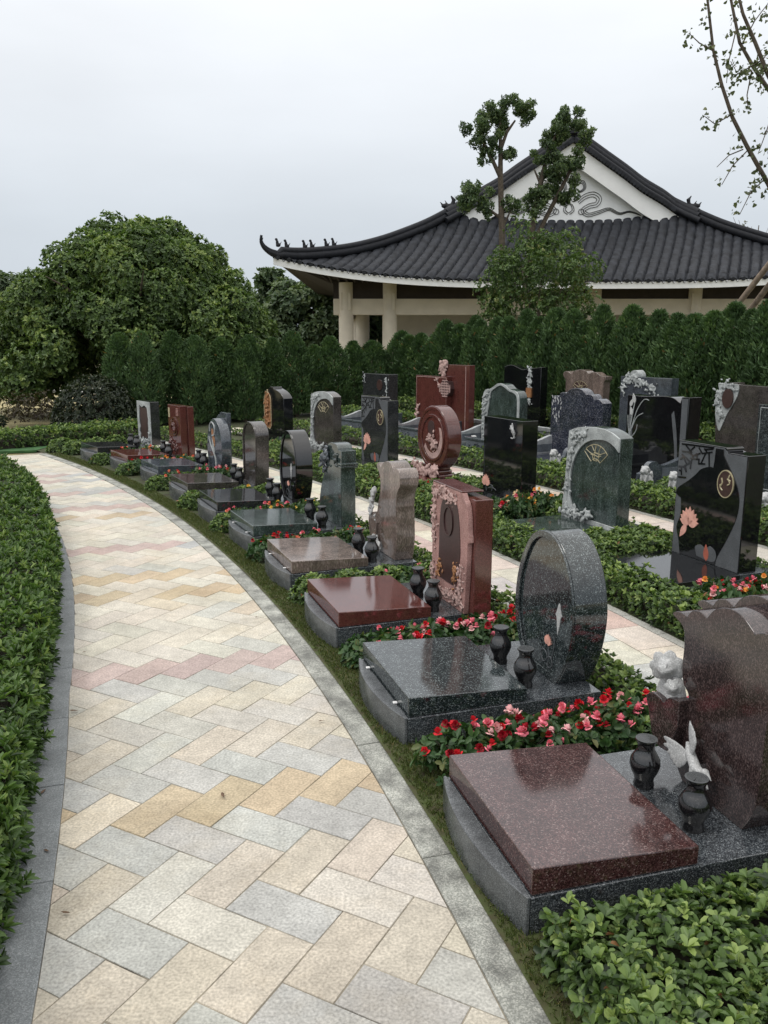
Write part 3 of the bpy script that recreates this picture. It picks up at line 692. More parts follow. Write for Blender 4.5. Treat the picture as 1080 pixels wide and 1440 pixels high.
for k in range(6):
    def feather(a, L, w, c=(-.03, y0, z0), th=.0045):
        q = Matrix.Rotation(a, 3, 'X'); mb.ball(Vector(c)+q @ Vector((0, L*.5, 0)), (th, L*.52, w), 8, 6, q)
    feather(1.35+.10*k, .125-.008*k, .011, (-.026-.002*k, y0+.012, z0+.008))
    feather(math.pi*0-.02-.16*k, .165-.014*k, .014, (-.030-.002*k, y0+.012, z0+.012))
    feather(math.pi+.42+.13*k, .10-.007*k, .012, (-.040-.002*k, y0-.01, z0-.006))
o = bpy.data.objects.new('carved_dove', fused_mesh('carved_dove', mb, M['white'], .0032)); o.location = (x0-.004, 0, 0); link(o, hs)

# -- 2 and 6 oval stones
oval = mixed([(0,0),(.29,0),[(.29,0),(.36,.09),(.398,.2),(.404,.29),(.385,.405),(.335,.52),(.27,.605),(.20,.645),(.124,.655),(.045,.635),(-.03,.575),(-.085,.49),(-.114,.39),(-.118,.305),(-.102,.21),(-.066,.11),(0,0)]], 4)
for idx, mat, rim in ((1,'blackgreen_speck',.012), (5,'black',.010)):
    t = tombs[idx]; x0, vn = S_LOC[idx]
    ov = oval if idx == 1 else [(.05+(y-.14)*.86, z) for y, z in oval]
    o_ = shift(ov, vn, ZB); hs = headstone(t, o_, x0, .155, M[mat], sm=40)
    cc = (vn+(.145 if idx == 1 else .055), ZB+.34); inn = [(cc[0]+(y-cc[0])*.86, cc[1]+(z-cc[1])*.90) for y, z in o_]
    mb = MB(); mb.ring_x(o_, inn, x0-rim, x0-.0005); mb.build('raised_rim', M[mat], hs, smooth=40, bev=.003)
    yy = vn+(.01 if idx == 1 else -.03)
    figure_inlay(hs, x0, yy, ZB+.22, ZB+.365, M['white']); lotus(hs, x0, (yy+.085, ZB+.168), .042, M['lotus'], 9)
    lines(hs, 'leaf_outline', [spline([(yy+.085,ZB+.15),(yy+.075,ZB+.10),(yy+.08,ZB+.05)],5,False), spline([(yy+.15,ZB+.09),(yy+.13,ZB+.115),(yy+.10,ZB+.11),(yy+.09,ZB+.085),(yy+.12,ZB+.06),(yy+.15,ZB+.09)],5,False), spline([(yy+.09,ZB+.085),(yy+.06,ZB+.10),(yy+.04,ZB+.07),(yy+.07,ZB+.045),(yy+.09,ZB+.06)],5,False), spline([(yy+.05,ZB+.09),(yy+.03,ZB+.16),(yy+.035,ZB+.20)],5,False)], x0-.001, .0028, M['matt_grey'])

# -- 3 red stone with pale carved face
t = tombs[2]; x0, vn = S_LOC[2]
hs = headstone(t, shift([(-.056,0),(.452,0),(.452,.640),(-.056,.640)], vn, ZB), x0+.031, .105, M['red'])
face = mixed([(0,0),(.452,0),(.452,.662),(.043,.662),[(.043,.662),(.021,.633),(-.006,.612),(-.028,.55),(-.036,.48),(-.048,.411),(-.03,.392),(-.024,.25),(-.012,.12),(0,0)]], 4)
plate(hs, 'pale_face', shift(face, vn, ZB), x0+.0305, .0305, M['red_sawn'], .030, .003)
mb = MB(); mb.box(x0, x0+.13, vn+.05, vn+.452, ZB+.6625, ZB+.672); mb.build('coping', M['red'], hs, bev=.003)
pan = mixed([[(.36,.125),(.345,.3),(.34,.45),(.315,.56),(.27,.592)],[(.27,.592),(.2,.575),(.15,.60),(.101,.575),(.07,.47),(.055,.33),(.075,.22),(.10,.125)],(.23,.12)], 5)
plate(hs, 'dark_panel', shift(pan, vn, ZB), x0, .003, M['red_panel'], .01)
mb = MB(); e1 = ellipse(vn+.215, ZB+.475, .062, .085, 36); e2 = ellipse(vn+.215, ZB+.475, .055, .077, 36); mb.ring_x(e1, e2, x0-.009, x0-.0025); mb.build('oval_frame', M['red_panel'], hs, smooth=40)
for k, (pth_, n) in enumerate((([(.42,.60),(.36,.62),(.28,.62),(.20,.60),(.14,.615)],90), ([(.43,.60),(.425,.5),(.43,.38),(.41,.33)],60), ([(.44,.05),(.34,.06),(.22,.055),(.10,.06),(.03,.05)],110), ([(.06,.08),(.045,.16),(.05,.25)],46), ([(.44,.12),(.435,.18)],20))):
    carve(hs, x0+.002, shift(pth_, vn, ZB), M['pinkcarve'], r=.0095, n=int(n*1.3), spread=.042, seed=20+k, name='carved_flowers', depth=.006, voxel=.004)
for k, pth_ in enumerate(([(.345,.14),(.33,.20)], [(.13,.13),(.115,.20),(.12,.23)])): carve(hs, x0, shift(pth_, vn, ZB), M['goldcarve'], r=.008, n=40, spread=.036, seed=40+k, name='gilt_flowers', depth=.004, voxel=.004)

# -- 4 beige lobed stone
t = tombs[3]; x0, vn = S_LOC[3]
body = mixed([(0,0),(.29,0),[(.29,0),(.335,.09),(.345,.2),(.315,.32),(.275,.42),(.265,.49),(.285,.55),(.325,.585),(.333,.612),(.30,.628),(.262,.602)],[(.262,.602),(.225,.63),(.16,.657),(.10,.657),(.05,.635),(.023,.605)],[(.023,.605),(-.02,.632),(-.07,.615),(-.092,.575)],[(-.092,.575),(-.082,.52),(-.04,.47),(-.02,.38),(-.03,.25),(-.03,.12),(0,0)]], 5)
hs = headstone(t, shift(body, vn, ZB), x0, .135, M['beige'], sm=40)
wing = mixed([[(.33,.02),(.40,.06),(.438,.12),(.45,.20),(.43,.245)],[(.43,.245),(.39,.262),(.34,.27)],(.30,.2),(.31,.05)], 5)
plate(hs, 'book_leaf', shift(wing, vn, ZB), x0, .02, M['beige'], .04, .003)
carve(hs, x0-.016, shift([(.40,.27),(.37,.34),(.355,.40),(.33,.42)], vn, ZB), M['white'], r=.015, n=60, spread=.035, seed=50, name='carved_flower')
carve(hs, x0-.016, shift([(.325,.27),(.325,.18),(.315,.10)], vn, ZB), M['white'], r=.006, n=10, spread=.008, seed=51, name='carved_stem')
carve(hs, x0-.018, shift([(.36,.08),(.30,.085),(.25,.06),(.22,.04)], vn, ZB), M['white'], r=.014, n=46, spread=.03, seed=52, name='carved_bird')

# -- 5 green flared stone with scroll top
t = tombs[4]; x0, vn = S_LOC[4]
body = mixed([(0,0),(.50,0),[(.50,0),(.485,.11),(.455,.22),(.405,.32),(.345,.42),(.305,.50),(.292,.56),(.29,.605),(.255,.643),(.20,.657)],[(.20,.657),(.12,.655),(.075,.645),(.05,.622)],(.05,.612),(-.018,.612),(-.018,.50),(0,.49)], 5)
hs = headstone(t, shift(body, vn, ZB), x0, .125, M['green'], sm=40)
for z, w in ((.475,.016),(.497,.024)):
    mb = MB(); mb.box(x0-.010, x0+.133, vn-.018-w, vn+.05, ZB+z, ZB+z+.018); mb.build('moulding', M['green'], hs, bev=.004)
carve(hs, x0, shift([(.335,.43),(.325,.50),(.30,.56),(.26,.58)], vn, ZB), M['bluegrey'], r=.02, n=60, spread=.05, seed=60, name='carved_bird', depth=.03)
carve(hs, x0, shift([(.09,.56),(.07,.52)], vn, ZB), M['green'], r=.016, n=16, spread=.03, seed=61, name='carved_flower')

# -- 7 brown arched stone
t = tombs[6]; x0, vn = S_LOC[6]
arch = shift(mixed([(.0,0),(.37,0),(.365,.46),[(.365,.46),(.345,.54),(.29,.605),(.21,.638),(.155,.643),(.10,.638),(.02,.605),(-.03,.545),(-.035,.46)]], 6), vn, ZB)
hs = headstone(t, arch, x0, .135, M['greybrown'], sm=40)
cc = (vn+.165, ZB+.32); inn = [(cc[0]+(y-cc[0])*.87, cc[1]+(z-cc[1])*.93) for y, z in arch]
mb = MB(); mb.ring_x(arch, inn, x0-.010, x0-.0005); mb.build('raised_rim', M['greybrown'], hs, smooth=40, bev=.003)

# -- 8 blue grey stepped arch with white swirl
t = tombs[7]; x0, vn = S_LOC[7]
fr = shift(mixed([(-.07,0),(.30,0),[(.30,0),(.315,.15),(.31,.30),(.28,.42),(.21,.52),(.11,.575),(.03,.565),(-.06,.51),(-.115,.42),(-.14,.31),(-.13,.15),(-.07,0)]], 5), vn, ZB)
hs = headstone(t, fr, x0, .115, M['bluegrey'], sm=40)
bk = shift(mixed([(-.02,0),(.415,0),(.41,.30),[(.41,.30),(.39,.42),(.34,.52),(.26,.595),(.19,.605)],(.185,.64),(-.03,.64),(-.03,.56)], 5), vn, ZB)
mb = MB(); mb.ext_x(bk, x0+.116, x0+.165); mb.build('back_layer', M['bluegrey'], hs, smooth=40, bev=.003)
sw = [(.21,.42),(.20,.50),(.13,.53),(.06,.49),(.07,.40),(.14,.38)]; lines(hs, 'swirl_inlay', [[(vn+y, ZB+z) for y, z in spline(sw,6,False)], [(vn+y, ZB+z) for y, z in spline([(.24,.36),(.20,.28),(.12,.20),(.06,.12),(.04,.02)],6,False)]], x0-.002, .010, M['carve'])
plate(hs, 'swirl_panel', shift(mixed([[(.10,.44),(.14,.46),(.16,.42),(.13,.33),(.09,.25),(.06,.30),(.08,.38),(.10,.44)]],5), vn, ZB), x0, .004, M['goldcarve'])
plate(hs, 'white_feather', shift(petal((.08,.16),1.25,.20,.055), vn, ZB), x0, .007, M['carve'])

# -- 9 dark red block with medallion
t = tombs[8]; x0, vn = S_LOC[8]
hs = headstone(t, shift([(0,0),(.40,0),(.40,.642),(0,.642)], vn, ZB), x0, .09, M['red'])
mb = MB(); mb.ext_x(shift([(-.03,0),(.43,0),(.43,.63),(-.03,.63)], vn, ZB), x0+.091, x0+.17); mb.build('back_layer', M['red'], hs, bev=.004)
for rad, pr in ((.12,.012), (.085,.02)):
    e1 = ellipse(vn+.20, ZB+.37, rad, rad, 40); e2 = ellipse(vn+.20, ZB+.37, rad-.016, rad-.016, 40); mb = MB(); mb.ring_x(e1, e2, x0-pr, x0-.0005); mb.build('medallion_ring', M['red'], hs, smooth=40)
carve(hs, x0, shift([(.24,.40),(.17,.38),(.21,.34)], vn, ZB), M['red'], r=.018, n=34, spread=.05, seed=70, name='medallion_carving')
carve(hs, x0, shift([(.34,.20),(.24,.14),(.12,.09)], vn, ZB), M['red'], r=.014, n=60, spread=.06, seed=71, name='carved_flowers')
for k in range(6): plate(hs, 'white_slat', shift([(.05,.545+.0165*k-.03),(.125,.545+.0165*k-.03),(.125,.553+.0165*k-.03),(.05,.553+.0165*k-.03)], vn, ZB), x0, .004, M['red_sawn'])
plate(hs, 'gilt_strip', shift([(.335,.48),(.38,.48),(.38,.60),(.335,.60)], vn, ZB), x0, .004, M['gold'])

# -- 10 dark stone with pale ragged frame
t = tombs[9]; x0, vn = S_LOC[9]
hs = headstone(t, shift([(0,0),(.46,0),(.46,.60),(0,.60)], vn, ZB), x0, .13, M['darkgrey'])
out_ = shift(mixed([[(0,.0),(.115,.0),(.23,.0),(.345,0),(.46,0)],[(.46,0),(.46,.3),(.46,.6)],[(.46,.6),(.23,.6),(0,.6)],[(0,.6),(0,.3),(0,0)]], 4), vn, ZB)
rr = random.Random(8); cc = (vn+.25, ZB+.31); inn = [(cc[0]+(y-cc[0])*rr.uniform(.58,.72), cc[1]+(z-cc[1])*rr.uniform(.70,.82)) for y, z in out_]
mb = MB(); mb.ring_x(out_, inn, x0-.010, x0-.0005); mb.build('carved_frame', M['carve'], hs)
carve(hs, x0-.008, shift([(.40,.06),(.25,.05),(.08,.08),(.05,.2)], vn, ZB), M['carve'], r=.014, n=60, spread=.04, seed=75, name='carved_flowers')
plate(hs, 'inner_panel', [(cc[0]+(y-cc[0])*.7, cc[1]+(z-cc[1])*.78) for y, z in ((vn+.04,ZB+.03),(vn+.43,ZB+.03),(vn+.43,ZB+.57),(vn+.04,ZB+.57))], x0, .002, M['red_panel'])

# ---------------------------------------------------------------- second row
def base_low(root, slab, W=.70, L=1.02, xs=.62, h=.105):
    mb = MB(); mb.ext_z([(0,-W/2),(L,-W/2),(L,W/2),(0,W/2)], -.02, h-.035); mb.build('plinth', M['grey_plinth'], root, bev=.003)
    mb = MB(); mb.box(-.012, xs+.02, -W/2-.006, W/2+.006, h-.034, h); mb.build('cover_slab', slab, root, bev=.003)
    mb = MB(); mb.box(xs+.021, L, -W/2+.01, W/2-.01, h-.0345, h-.006); mb.build('headstone_base', M['grey_plinth'], root, bev=.002)
def amphora(t, x0, w, zb, mat, back='matt_grey', h1=.80, h2=.768, seed=3):
    dv = -w/2
    hs = headstone(t, shift(mixed([(0,0),(w,0),(w,h1),(.20,h1),[(.20,h1),(.185,.79),(.19,.775),(.165,h2)],(0,h2)], 4), dv, zb), x0, .145, M['black'] if mat == 'black' else M[mat])
    plate(hs, 'matt_face', shift(mixed([(.008,.004),(w-.008,.004),(w-.008,h1-.008),(.205,h1-.008),(.17,h2-.008),(.008,h2-.008)]), dv, zb), x0, .003, M[back], .006)
    blk = mixed([(.55,.008),[(.55,.008),(.57,.1),(.60,.19),(.57,.28),(.572,.36),(.575,.40)],[(.575,.40),(.625,.425),(.61,.47),(.52,.53),(.45,.585),(.40,.63),(.33,.655),(.29,.655)],(.285,.70),(.28,.786),(.21,.786),[(.205,.75),(.15,.68),(.07,.57),(.04,.47),(.055,.35),(.12,.2),(.19,.07),(.205,.008)]], 5)
    blk = [(min(y, w-.01), z) for y, z in blk]
    plate(hs, 'polished_panel', shift(blk, dv, zb), x0, .0065, M[mat], .006)
    rr = random.Random(seed)
    LT = [((455,140),(500,190)),((520,150),(480,190)),((430,185),(480,190)),((480,190),(515,215)),((515,215),(565,195)),((555,155),(580,195)),((580,195),(650,183)),((600,165),(655,160)),((595,162),(612,182)),((515,215),(500,265)),((500,265),(430,210)),((500,265),(460,290)),((460,290),(470,335)),((440,228),(465,272)),((500,235),(560,240)),((560,238),(560,272)),((505,240),(500,310)),((560,270),(605,270)),((605,195),(580,262)),((630,192),(640,300)),((412,300),(452,300)),((430,300),(435,360)),((450,295),(470,335)),((415,380),(470,380)),((425,130),(660,150)),((540,200),(545,238)),((420,245),(440,228)),((416,330),(432,330))]
    MP = lambda q: (.622-(q[0]-410)*.00128, .80-(q[1]-105-(q[0]-430)*.13)*.00093)
    segs = [(MP(a), MP(b)) for a, b in LT]
    mb = MB()
    for a, b in segs:
        a = (min(a[0], w-.015), min(a[1], h1-.01)); b = (min(b[0], w-.015), min(b[1], h1-.01))
        d = Vector((b[0]-a[0], b[1]-a[1]))
        if d.length < .01: continue
        n_ = Vector((-d.y, d.x)).normalized()*.0055; u_ = d.normalized()*.004
        q = [(a[0]-u_.x+n_.x,a[1]-u_.y+n_.y),(b[0]+u_.x+n_.x,b[1]+u_.y+n_.y),(b[0]+u_.x-n_.x,b[1]+u_.y-n_.y),(a[0]-u_.x-n_.x,a[1]-u_.y-n_.y)]
        mb.ext_x(shift(q, dv, zb), x0-.0055-rr.uniform(0,.0008), x0)
    mb.build('crackle_lattice', M[mat], hs)
    lotus(hs, x0-.0065, (.475+dv, zb+.275), .125, M['lotus'], 9)
    plate(hs, 'fallen_petal', shift(petal((.50,.225),-1.05,.115,.05), dv, zb), x0, .010, M['lotus'], .008)
    plate(hs, 'lotus_bud', shift(petal((.285,.015),1.45,.115,.05), dv, zb), x0, .010, M['lotus_red'], .008)
    plate(hs, 'lotus_leaf', shift(mixed([[(.38,.03),(.40,.09),(.35,.115),(.30,.10),(.26,.125),(.21,.10),(.20,.05),(.24,.02),(.38,.03)]],4), dv, zb), x0, .0085, M['matt_grey'], .004)
    e1 = ellipse(.165+dv, zb+.565, .068, .088, 36); plate(hs, 'medallion', e1, x0, .012, M['brownmedal'], .012)
    mb = MB(); mb.ring_x(ellipse(.165+dv, zb+.565, .072, .092, 36), ellipse(.165+dv, zb+.565, .066, .086, 36), x0-.0145, x0-.006); mb.build('medallion_ring', M['gold'], hs, smooth=40)
    lines(hs, 'gilt_figure', [shift(spline([(.20,.60),(.19,.57),(.205,.54),(.185,.52)],5,False), dv, zb), shift(spline([(.195,.56),(.21,.55),(.20,.53)],5,False), dv, zb), shift(spline([(.13,.63),(.14,.60),(.125,.575),(.145,.56)],5,False), dv, zb), shift([(.15,.60),(.12,.59)], dv, zb)], x0-.013, .005, M['gold'])
    return hs
def framed(t, x0, w, zb, mat, seed, frame='carve'):
    dv = -w/2; k = w/.70
    outl = [(y*k, z) for y, z in mixed([(0,0),(.70,0),[(.70,0),(.688,.12),(.672,.25),(.66,.42),(.65,.574),(.638,.735)],[(.638,.735),(.55,.768),(.45,.786),(.33,.795),(.20,.793),(.09,.772),(0,.735)]], 5)]
    hs = headstone(t, shift(outl, dv, zb), x0, .125, M[mat], sm=40)
    fr = [(y*k, z) for y, z in mixed([(.0,.0),(.698,.0),[(.698,0),(.688,.12),(.672,.25),(.66,.42),(.65,.574),(.638,.735)],[(.638,.735),(.55,.768),(.45,.786),(.33,.795),(.20,.793),(.09,.772),(0.0,.735)],(.0,.63),[(.0,.63),(.06,.672),(.14,.70),(.22,.705),(.33,.69),(.43,.65),(.51,.58),(.56,.50),(.59,.40),(.60,.28),(.585,.17),(.53,.09),(.44,.055),(.30,.04),(0.0,.035)]], 4)]
    plate(hs, 'carved_frame', shift(fr, dv, zb), x0, .016, M[frame], .0155, .002)
    S = lambda p: shift([(y*k, z) for y, z in p], dv, zb)
    carve(hs, x0-.014, S([(.63,.10),(.62,.30),(.61,.48),(.56,.62),(.46,.71)]), M[frame], r=.013, n=70, spread=.045, seed=seed, name='carved_branch')
    carve(hs, x0-.014, S([(.60,.70),(.52,.73),(.40,.74)]), M[frame], r=.014, n=40, spread=.035, seed=seed+1, name='carved_blossom')
    carve(hs, x0-.014, S([(.64,.06),(.54,.06),(.42,.05),(.30,.06)]), M[frame], r=.017, n=70, spread=.05, seed=seed+2, name='carved_rocks', depth=.03)
    fan(hs, x0-.001, (.29*k+dv, zb+.56), .165)
    return hs
R2F = 28.07; XS2 = .66; ZB2 = .10
row2 = [('glossy black tomb with salmon lotus and stepped top at the right', 21.25, 'black', 'L', .64),
        ('dark green tomb with pale carved frame and gilt fan emblem', 23.85, 'green', 'G', .70),
        ('plain square black tomb slab with small lotus, mid second row', 26.45, 'black', 'BS', .64),
        ('red granite tomb with round disc headstone on a stepped foot', 29.0, 'red', 'RR', .62),
        ('charcoal tomb with salmon lotus and lattice corner, left of the red disc', 31.55, 'darkgrey', 'DL', .63),
        ('grey brown tomb with pale carved frame and small fan emblem', 34.2, 'greybrown', 'BW', .62),
        ('black tomb with golden brown carved arch panel, far end of second row', 36.9, 'black', 'BC', .60)]
for lab, ph, mat, kind, w in row2:
    t = tomb_root(lab, R2F, ph); base_low(t, M[mat]); x0 = XS2
    if kind == 'L': amphora(t, x0, w, ZB2, 'black')
    elif kind == 'DL': amphora(t, x0, w, ZB2, 'darkgrey', h1=.80, h2=.768, seed=5)
    elif kind == 'G': framed(t, x0, w, ZB2, 'green', 100)
    elif kind == 'BW': framed(t, x0, w, ZB2, 'greybrown', 110)
    elif kind == 'BS':
        hs = headstone(t, shift([(-w/2,0),(w/2,0),(w/2,.75),(-w/2,.75)], 0, ZB2), x0, .17, M['black'], bev=.003)
        carve(hs, x0, [(-.16,ZB2+.69),(-.19,ZB2+.62),(-.20,ZB2+.58)], M['white'], r=.012, n=26, spread=.025, seed=80, name='carved_flower')
        carve(hs, x0, [(.30,ZB2+.18),(.30,ZB2+.45)], M['matt_grey'], r=.005, n=24, spread=.03, seed=81, name='carved_stem')
        lotus(hs, x0, (.26,ZB2+.12), .10, M['lotus'], 9)
        lines(hs, 'leaf_outline', [spline([(.22,ZB2+.05),(.15,ZB2+.07),(.08,ZB2+.05)],5,False), spline([(.20,ZB2+.09),(.14,ZB2+.08),(.16,ZB2+.03)],5,False), spline([(.26,ZB2+.09),(.25,ZB2+.02)],4,False)], x0-.001, .004, M['matt_grey'])
    elif kind == 'RR':
        mb = MB(); mb.box(x0-.02, x0+.19, -.16, .25, ZB2, ZB2+.045); mb.box(x0-.005, x0+.175, -.13, .24, ZB2+.0451, ZB2+.085); mb.box(x0+.005, x0+.165, -.11, .22, ZB2+.0851, ZB2+.135)
        foot = mb.build('stepped_foot', M['red'], t, bev=.012)
        disc = shift(ellipse(0, 0, .315, .345, 64), 0, ZB2+.435); hs = headstone(t, disc, x0, .165, M['red'], sm=40, bev=.006)
        for s1, s2, pr, m_ in ((.74,.66,.012,'red'), (.97,.88,.006,'red')):
            mb = MB(); mb.ring_x([(y*s1, ZB2+.435+(z-ZB2-.435)*s1) for y, z in disc], [(y*s2, ZB2+.435+(z-ZB2-.435)*s2) for y, z in disc], x0-pr, x0-.0005); mb.build('raised_ring', M[m_], hs, smooth=40, bev=.003)
        mb = MB(); m2 = [(a*.31, ZB2+.435+b) for a, b in ((0,0),)]
        plate(hs, 'pale_crescent', mixed([[( .20*math.cos(R(a)), ZB2+.435+.225*math.sin(R(a))) for a in range(150,331,20)],[( .155*math.cos(R(a))+.012, ZB2+.46+.19*math.sin(R(a))) for a in range(330,149,-20)]],3), x0, .003, M['pinkcarve'], .006)
        plate(hs, 'medallion', ellipse(.03, ZB2+.545, .066, .075, 30), x0, .006, M['red_panel'], .01)
        carve(hs, x0-.004, [(.05,ZB2+.44),(-.03,ZB2+.40),(-.05,ZB2+.34)], M['pinkcarve'], r=.018, n=60, spread=.06, seed=84, name='carved_flower')
        carve(t, x0-.03, [(.30,ZB2+.13),(.22,ZB2+.09),(.08,ZB2+.05),(-.06,ZB2+.06),(-.14,ZB2+.12)], M['pinkcarve'], r=.026, n=110, spread=.06, seed=85, name='carved_clouds', depth=.02)
    elif kind == 'BC':
        hs = headstone(t, shift(mixed([(0,0),(.60,0),(.58,.60),[(.58,.60),(.55,.67),(.49,.72),(.42,.765)],(.40,.79),(.30,.79),(.29,.765),[(.29,.765),(.16,.735),(.06,.69),(0,.635)]], 5), -.30, ZB2), x0, .15, M['black'], sm=40)
        pan = shift(mixed([(.555,.22),(.555,.60),[(.555,.60),(.53,.66),(.48,.70),(.455,.745)],[(.455,.745),(.43,.70),(.38,.66),(.355,.60)],(.355,.22),[(.355,.22),(.40,.17),(.455,.19),(.51,.17),(.555,.22)]], 4), -.30, ZB2)
        plate(hs, 'carved_panel', pan, x0, .012, M['goldcarve'], .012)
        carve(hs, x0-.012, [(.16,ZB2+.25),(.17,ZB2+.40),(.15,ZB2+.60)], M['goldcarve'], r=.016, n=70, spread=.07, seed=90, name='carved_figures')
        lines(hs, 'gilt_edge', [pan+[pan[0]]], x0-.012, .006, M['gold'])

# ---------------------------------------------------------------- third row, with low side arms
R3F = 30.36; XS3 = .80; ZB3 = .11
def base_court(root, slab, W=1.0, L=1.15):
    mb = MB(); mb.ext_z([(0,-W/2),(L,-W/2),(L,W/2),(0,W/2)], -.02, ZB3-.02); mb.build('plinth', M['bluegrey'], root, bev=.003)
    mb = MB(); mb.box(.02, XS3+.25, -W/2+.08, W/2-.08, ZB3-.0195, ZB3); mb.build('cover_slab', slab, root, bev=.003)
    for s in (-1, 1):
        prof = mixed([(.14,0),(1.0,0),(1.0,.26),[(1.0,.26),(.8,.25),(.62,.20),(.48,.17),(.40,.18)],[(.40,.18),(.36,.215),(.29,.215),(.24,.18),(.22,.12)],(.14,.10)], 5)
        mb = MB(); y = s*(W/2-.045)
        mb.add([(x, y-.03, ZB3-.019+z) for x, z in prof]+[(x, y+.03, ZB3-.019+z) for x, z in prof],
               [tuple(range(len(prof))), tuple(range(len(prof), 2*len(prof)))[::-1]]+[(i, len(prof)+i, len(prof)+(i+1) % len(prof), (i+1) % len(prof)) for i in range(len(prof))])
        arm = mb.build('side_arm', M['stone_rail'] if s > 0 else M['bluegrey'], root, bev=.003)
        mb = MB(); mb.box(.45, .95, y-.0335, y+.0335, ZB3+.02, ZB3+.12); mb.build('relief_panel', M['relief_panel'], arm, bev=.002)
def rect(w, h, z, v=0): return [(v-w/2, z), (v+w/2, z), (v+w/2, z+h), (v-w/2, z+h)]
row3 = [('dark granite tomb with plain rectangular headstone edged by a pale line, right edge', 24.05, 'blackgreen_speck', 'DG'),
        ('large black tomb with white calla lilies inlaid, third row', 27.4, 'black', 'CL'),
        ('blue black speckled tomb with stepped scalloped top, third row', 29.85, 'blueblack', 'BL'),
        ('grey green tomb with shouldered top and pale rim, third row', 32.6, 'green', 'GW'),
        ('red tomb of two staggered tall slabs joined by a carved knot', 35.3, 'red', 'RP'),
        ('tall dark grey tomb half hidden behind the charcoal lotus tomb', 38.3, 'darkgrey', 'K5')]
for lab, ph, mat, kind in row3:
    t = tomb_root(lab, R3F, ph); base_court(t, M[mat]); x0 = XS3; z = ZB3
    if kind == 'DG':
        hs = headstone(t, rect(.92,.85,z), x0, .15, M['blackgreen_speck'], bev=.003)
        e = rect(.86,.79,z+.03); lines(hs, 'edge_line', [e+[e[0]]], x0, .006, M['carve'])
    elif kind == 'CL':
        w = .92; dv = -w/2
        hs = headstone(t, shift(mixed([(0,0),(w,0),(w,.835),[(w,.835),(.7,.83),(.5,.842),(.34,.85),(.22,.838),(.12,.79)],(.10,.855),(0,.855)],4), dv, z), x0, .19, M['black'], sm=40)
        plate(hs, 'matt_strip', shift([(.01,.01),(.085,.01),(.095,.84),(.01,.84)], dv, z), x0, .004, M['matt_grey'], .006)
        plate(hs, 'matt_blade', shift(mixed([[(.20,.70),(.15,.5),(.115,.25),(.10,.02)],(.135,.02),[(.135,.02),(.16,.3),(.20,.5),(.23,.66)]],4), dv, z), x0, .004, M['matt_grey'], .006)
        st = [[(.87,.72),(.86,.5),(.84,.25)], [(.80,.75),(.83,.6),(.85,.42),(.84,.25)], [(.83,.62),(.845,.5),(.84,.3)], [(.58,.79),(.66,.79),(.76,.66),(.83,.45)], [(.66,.64),(.76,.58),(.84,.42)], [(.90,.6),(.88,.45),(.85,.35)], [(.74,.5),(.76,.42),(.84,.33)], [(.84,.33),(.845,.18)]]
        lines(hs, 'lily_stems', [shift(spline(s,5,False), dv, z) for s in st], x0-.001, .0055, M['carve'])
        for c, a, L, W in (((.865,.70),1.9,.10,.05), ((.795,.74),1.25,.12,.05), ((.83,.60),1.3,.10,.05)): plate(hs, 'lily_flower', shift(petal(c,a,L,W), dv, z), x0, .008, M['white'], .01)
        plate(hs, 'matt_leaf', shift(petal((.85,.27),1.62,.25,.06), dv, z), x0, .005, M['matt_grey'], .006)
    elif kind == 'BL':
        w = .94; dv = -w/2
        hs = headstone(t, shift(mixed([(0,0),(w,0),(w,.70),[(w,.70),(.92,.735),(.86,.75),(.80,.735)],[(.80,.735),(.77,.785),(.71,.80),(.66,.79)],[(.66,.79),(.60,.84),(.48,.865),(.36,.84),(.30,.79)],[(.30,.79),(.25,.80),(.19,.785),(.16,.74)],[(.16,.74),(.11,.75),(.05,.735),(0,.70)]],5), dv, z), x0, .145, M['blueblack'], sm=40)
        rr = random.Random(5)
        mb = MB()
        for k in range(22): mb.ext_x(shift(petal((w-.03-.16*rr.random(), .40+.32*rr.random()), rr.uniform(.9,2.2), .05, .016), dv, z), x0-.003, x0+.002)
        mb.build('petal_inlay', M['white'], hs)
    elif kind == 'GW':
        w = .80; dv = -w/2
        o_ = shift(mixed([(0,0),(w,0),[(w,0),(w,.35),(w-.005,.60)],[(w-.005,.60),(.77,.70),(.72,.755),(.64,.765)],[(.64,.765),(.56,.80),(.48,.845),(.40,.855),(.31,.835),(.24,.79),(.16,.77)],[(.16,.77),(.07,.755),(.02,.70),(0,.60)]],5), dv, z)
        hs = headstone(t, o_, x0, .145, M['green'], sm=40)
        fr = shift(mixed([(.0,0),[(.0,0),(0,.35),(0,.60)],[(0,.60),(.02,.70),(.07,.755),(.16,.77)],[(.16,.77),(.24,.79),(.31,.835),(.40,.855),(.48,.845),(.56,.80),(.64,.765)],[(.64,.765),(.72,.755),(.77,.70),(w-.005,.60)],(w,.3),(w,0),(w-.10,0),[(w-.10,0),(w-.11,.3),(w-.15,.52),(w-.16,.62)],[(w-.16,.62),(.60,.73),(.53,.775),(.45,.815),(.39,.825),(.31,.80),(.22,.755),(.13,.735),(.06,.69),(.045,.58),(.04,.3),(.035,0)]],4), dv, z)
        plate(hs, 'carved_frame', fr, x0, .014, M['carve'], .0135, .002)
        carve(hs, x0-.012, shift([(w-.06,.1),(w-.06,.4),(w-.08,.6),(w-.14,.70)], dv, z), M['carve'], r=.018, n=70, spread=.06, seed=120, name='carved_flowers')
    elif kind == 'RP':
        hs = headstone(t, rect(.78,.90,z,.16), x0, .09, M['red'], bev=.003)
        mb = MB(); mb.ext_x(rect(.62,1.08,z,-.33), x0+.091, x0+.20); tall = mb.build('tall_slab', M['red'], hs, bev=.003)
